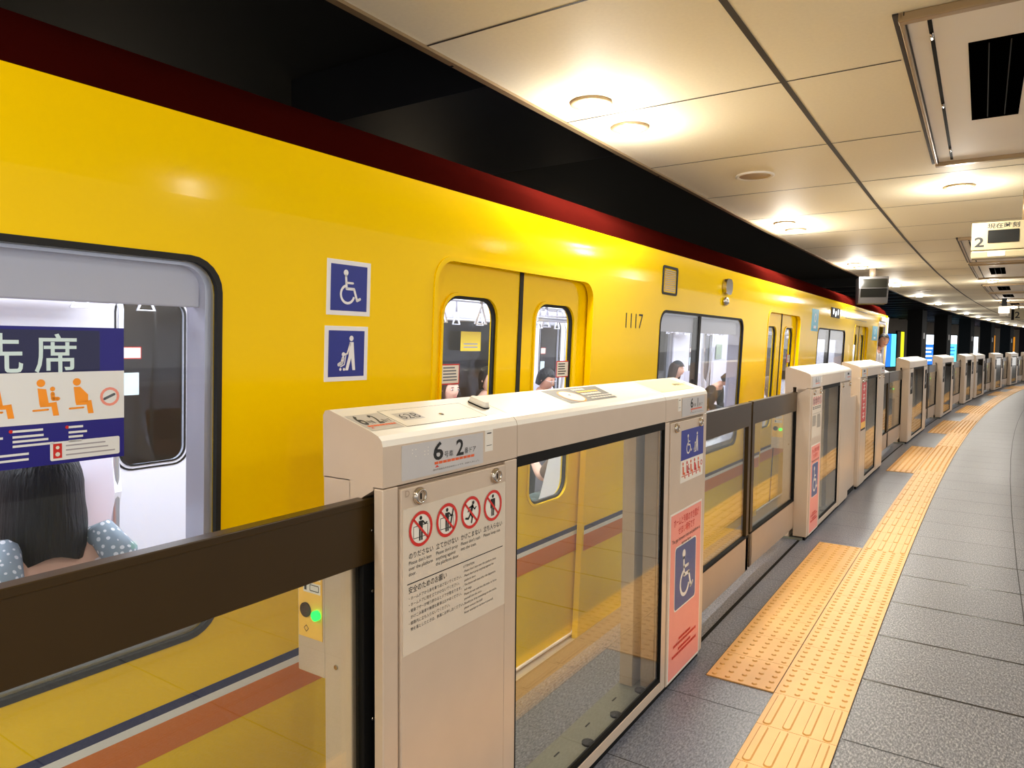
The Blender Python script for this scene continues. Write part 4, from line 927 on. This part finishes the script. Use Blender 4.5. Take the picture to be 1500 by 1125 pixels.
    for j in range(13):
        row = []
        for i in range(NU):
            a = 2 * pi * i / NU; f = cos(a)
            zmin = .052 if f > .55 else (.052 - (.55 - f) * (.11 + length) / .6 if f > -.05 else -.06 - length)
            if length > .12 and f <= -.05: zmin += .012 * sin(4 * a + 1)
            t = j / 12; Z = .124 + (zmin - .124) * (t ** 1.4)
            rad_ = sqrt(max(0.0, 1 - (max(Z, -.01) / .1245) ** 2)) if j else 0
            flare = (1.24 if length > .12 else 1.05) * (1 - (.12 * max(0, t - .85) / .15 if length > .12 else 0)) + .10 * max(0, -Z) / .1 * (1 if length > .12 else -.7) + .02 * sin(7 * a + 2 * j) * (t)
            row.append(HM @ Vector((sin(a) * .079 * rad_ * flare, cos(a) * .098 * rad_ * flare - .006, Z)))
        rows.append(row)
    b.grid(rows, hair, True, True); b.build('hair', r)
    if hat:
        b = MB(); rows = []
        for j in range(8):
            Z = .135 - .085 * (j / 7) ** 1.5; rd = sqrt(max(0, 1 - (Z / .136) ** 2))
            rows.append([HM @ Vector((sin(2 * pi * i / 24) * .088 * rd * 1.03, cos(2 * pi * i / 24) * .107 * rd * 1.03, Z)) for i in range(24)])
        b.grid(rows, hat, True, True); b.build('hat', r)
    if glasses:
        b = MB()
        for sd in (-1, 1):
            b.tube([HM @ Vector((sd * .031 + .021 * cos(2 * pi * i / 14), .098, .004 + .016 * sin(2 * pi * i / 14))) for i in range(15)], .0018, 'steel', 5, False); b.tube([HM @ Vector((sd * .052, .098, .008)), HM @ Vector((sd * .078, .0, .008))], .0018, 'steel', 5)
        b.build('glasses', r)
    if extras: extras(r, J, HM)
    return r
def tpos(u, v, face): # face: direction looked at, degrees; 0 = +u (towards platform), 180 = away
    return TM @ Matrix.Translation((u, v, .005)) @ Matrix.Rotation(radians(face - 90), 4, 'Z')
def straps(r, J, HM):
    for sd, n in ((-1, 'l'), (1, 'r')):
        q = MB(); s_ = J['sh' + n]; c = J['nk']
        q.tube([c + Vector((sd * .09, .03, -.01)), c + Vector((sd * .12, -.05, .01)), c + Vector((sd * .14, -.10, -.04)), c + Vector((sd * .14, -.13, -.12)), c + Vector((sd * .13, -.13, -.20))], [.015, .040, .046, .040, .025], 'cloth_dots', 10)
        q.tube([c + Vector((sd * .125, -.165, -.05)), c + Vector((sd * .16, -.165, -.10)), c + Vector((sd * .12, -.17, -.12)), c + Vector((sd * .15, -.16, -.04)), c + Vector((sd * .125, -.165, -.05))], .004, 'steel', 6)
        q.build('ruffle_strap', r, 'blue polka dot ruffle with silver buckle')
def phone(r, J, HM):
    q = MB(); c = (J['pml'] + J['pmr']) / 2 + Vector((0, .05, .0)); q.box(c.x - .035, c.x + .035, c.y - .005, c.y + .005, c.z - .06, c.z + .08, 'black', .004); q.build('phone', r)
person('person with long black hair seen from behind through the leftmost train window', tpos(-.33, -1.83, 180), shirt='cloth_pink', length=.125, extras=straps, sc=1.0)
person('person with grey brown hair seated beyond the left door pane, left of the pair', tpos(-2.12, 1.94, 0), hair='hair_brown', shirt='cloth_grey', turn=-.25, sc=.94, length=.12)
person('person with dark hair and pale face in profile, right of the pair in door pane', tpos(-2.10, 2.46, 0), hair='hair_black', length=.03, shirt='cloth_grey', turn=-.15, sc=1.0, nod=-.05)
person('person with black hair and glasses looking down behind the right door pane', tpos(-2.12, 3.42, 0), hair='hair_black', length=.01, shirt='cloth_dark', glasses=True, nod=.3, skin='skin2', sc=.98)
person('person in black beanie with brown hair seated in the second train window', tpos(-2.12, 7.0, 0), hair='hair_brown', hat='cloth_dark', shirt='cloth_grey', length=.16, sc=.98)
person('person in dark shirt bending forward over a phone in second train window', tpos(-1.98, 7.75, 0), hair='hair_black', length=.01, shirt='cloth_dark', lean=.55, nod=.35, hands_up=.4, skin='skin2', extras=phone)
person('person in green trousers seen as legs and hands low through the door pane', tpos(-.40, 1.22, 180), hair='hair_black', shirt='cloth_brown', trousers='cloth_green', hands_up=.6, short=True, extras=phone, sc=.97)
person('person with brown hair in the left pane of the farther train door', tpos(-.36, 5.52, 180), hair='hair_brown', shirt='cloth_white', sc=.94)
c_ = person('person leaning out of the rear cab window of the train, white shirt', tpos(-.19, 10.86, 0), hair='hair_black', length=.0, shirt='cloth_white', trousers='cloth_dark', seated=False, lean=.28, turn=-1.0, nod=-.15, sc=1.05, skin='skin2')
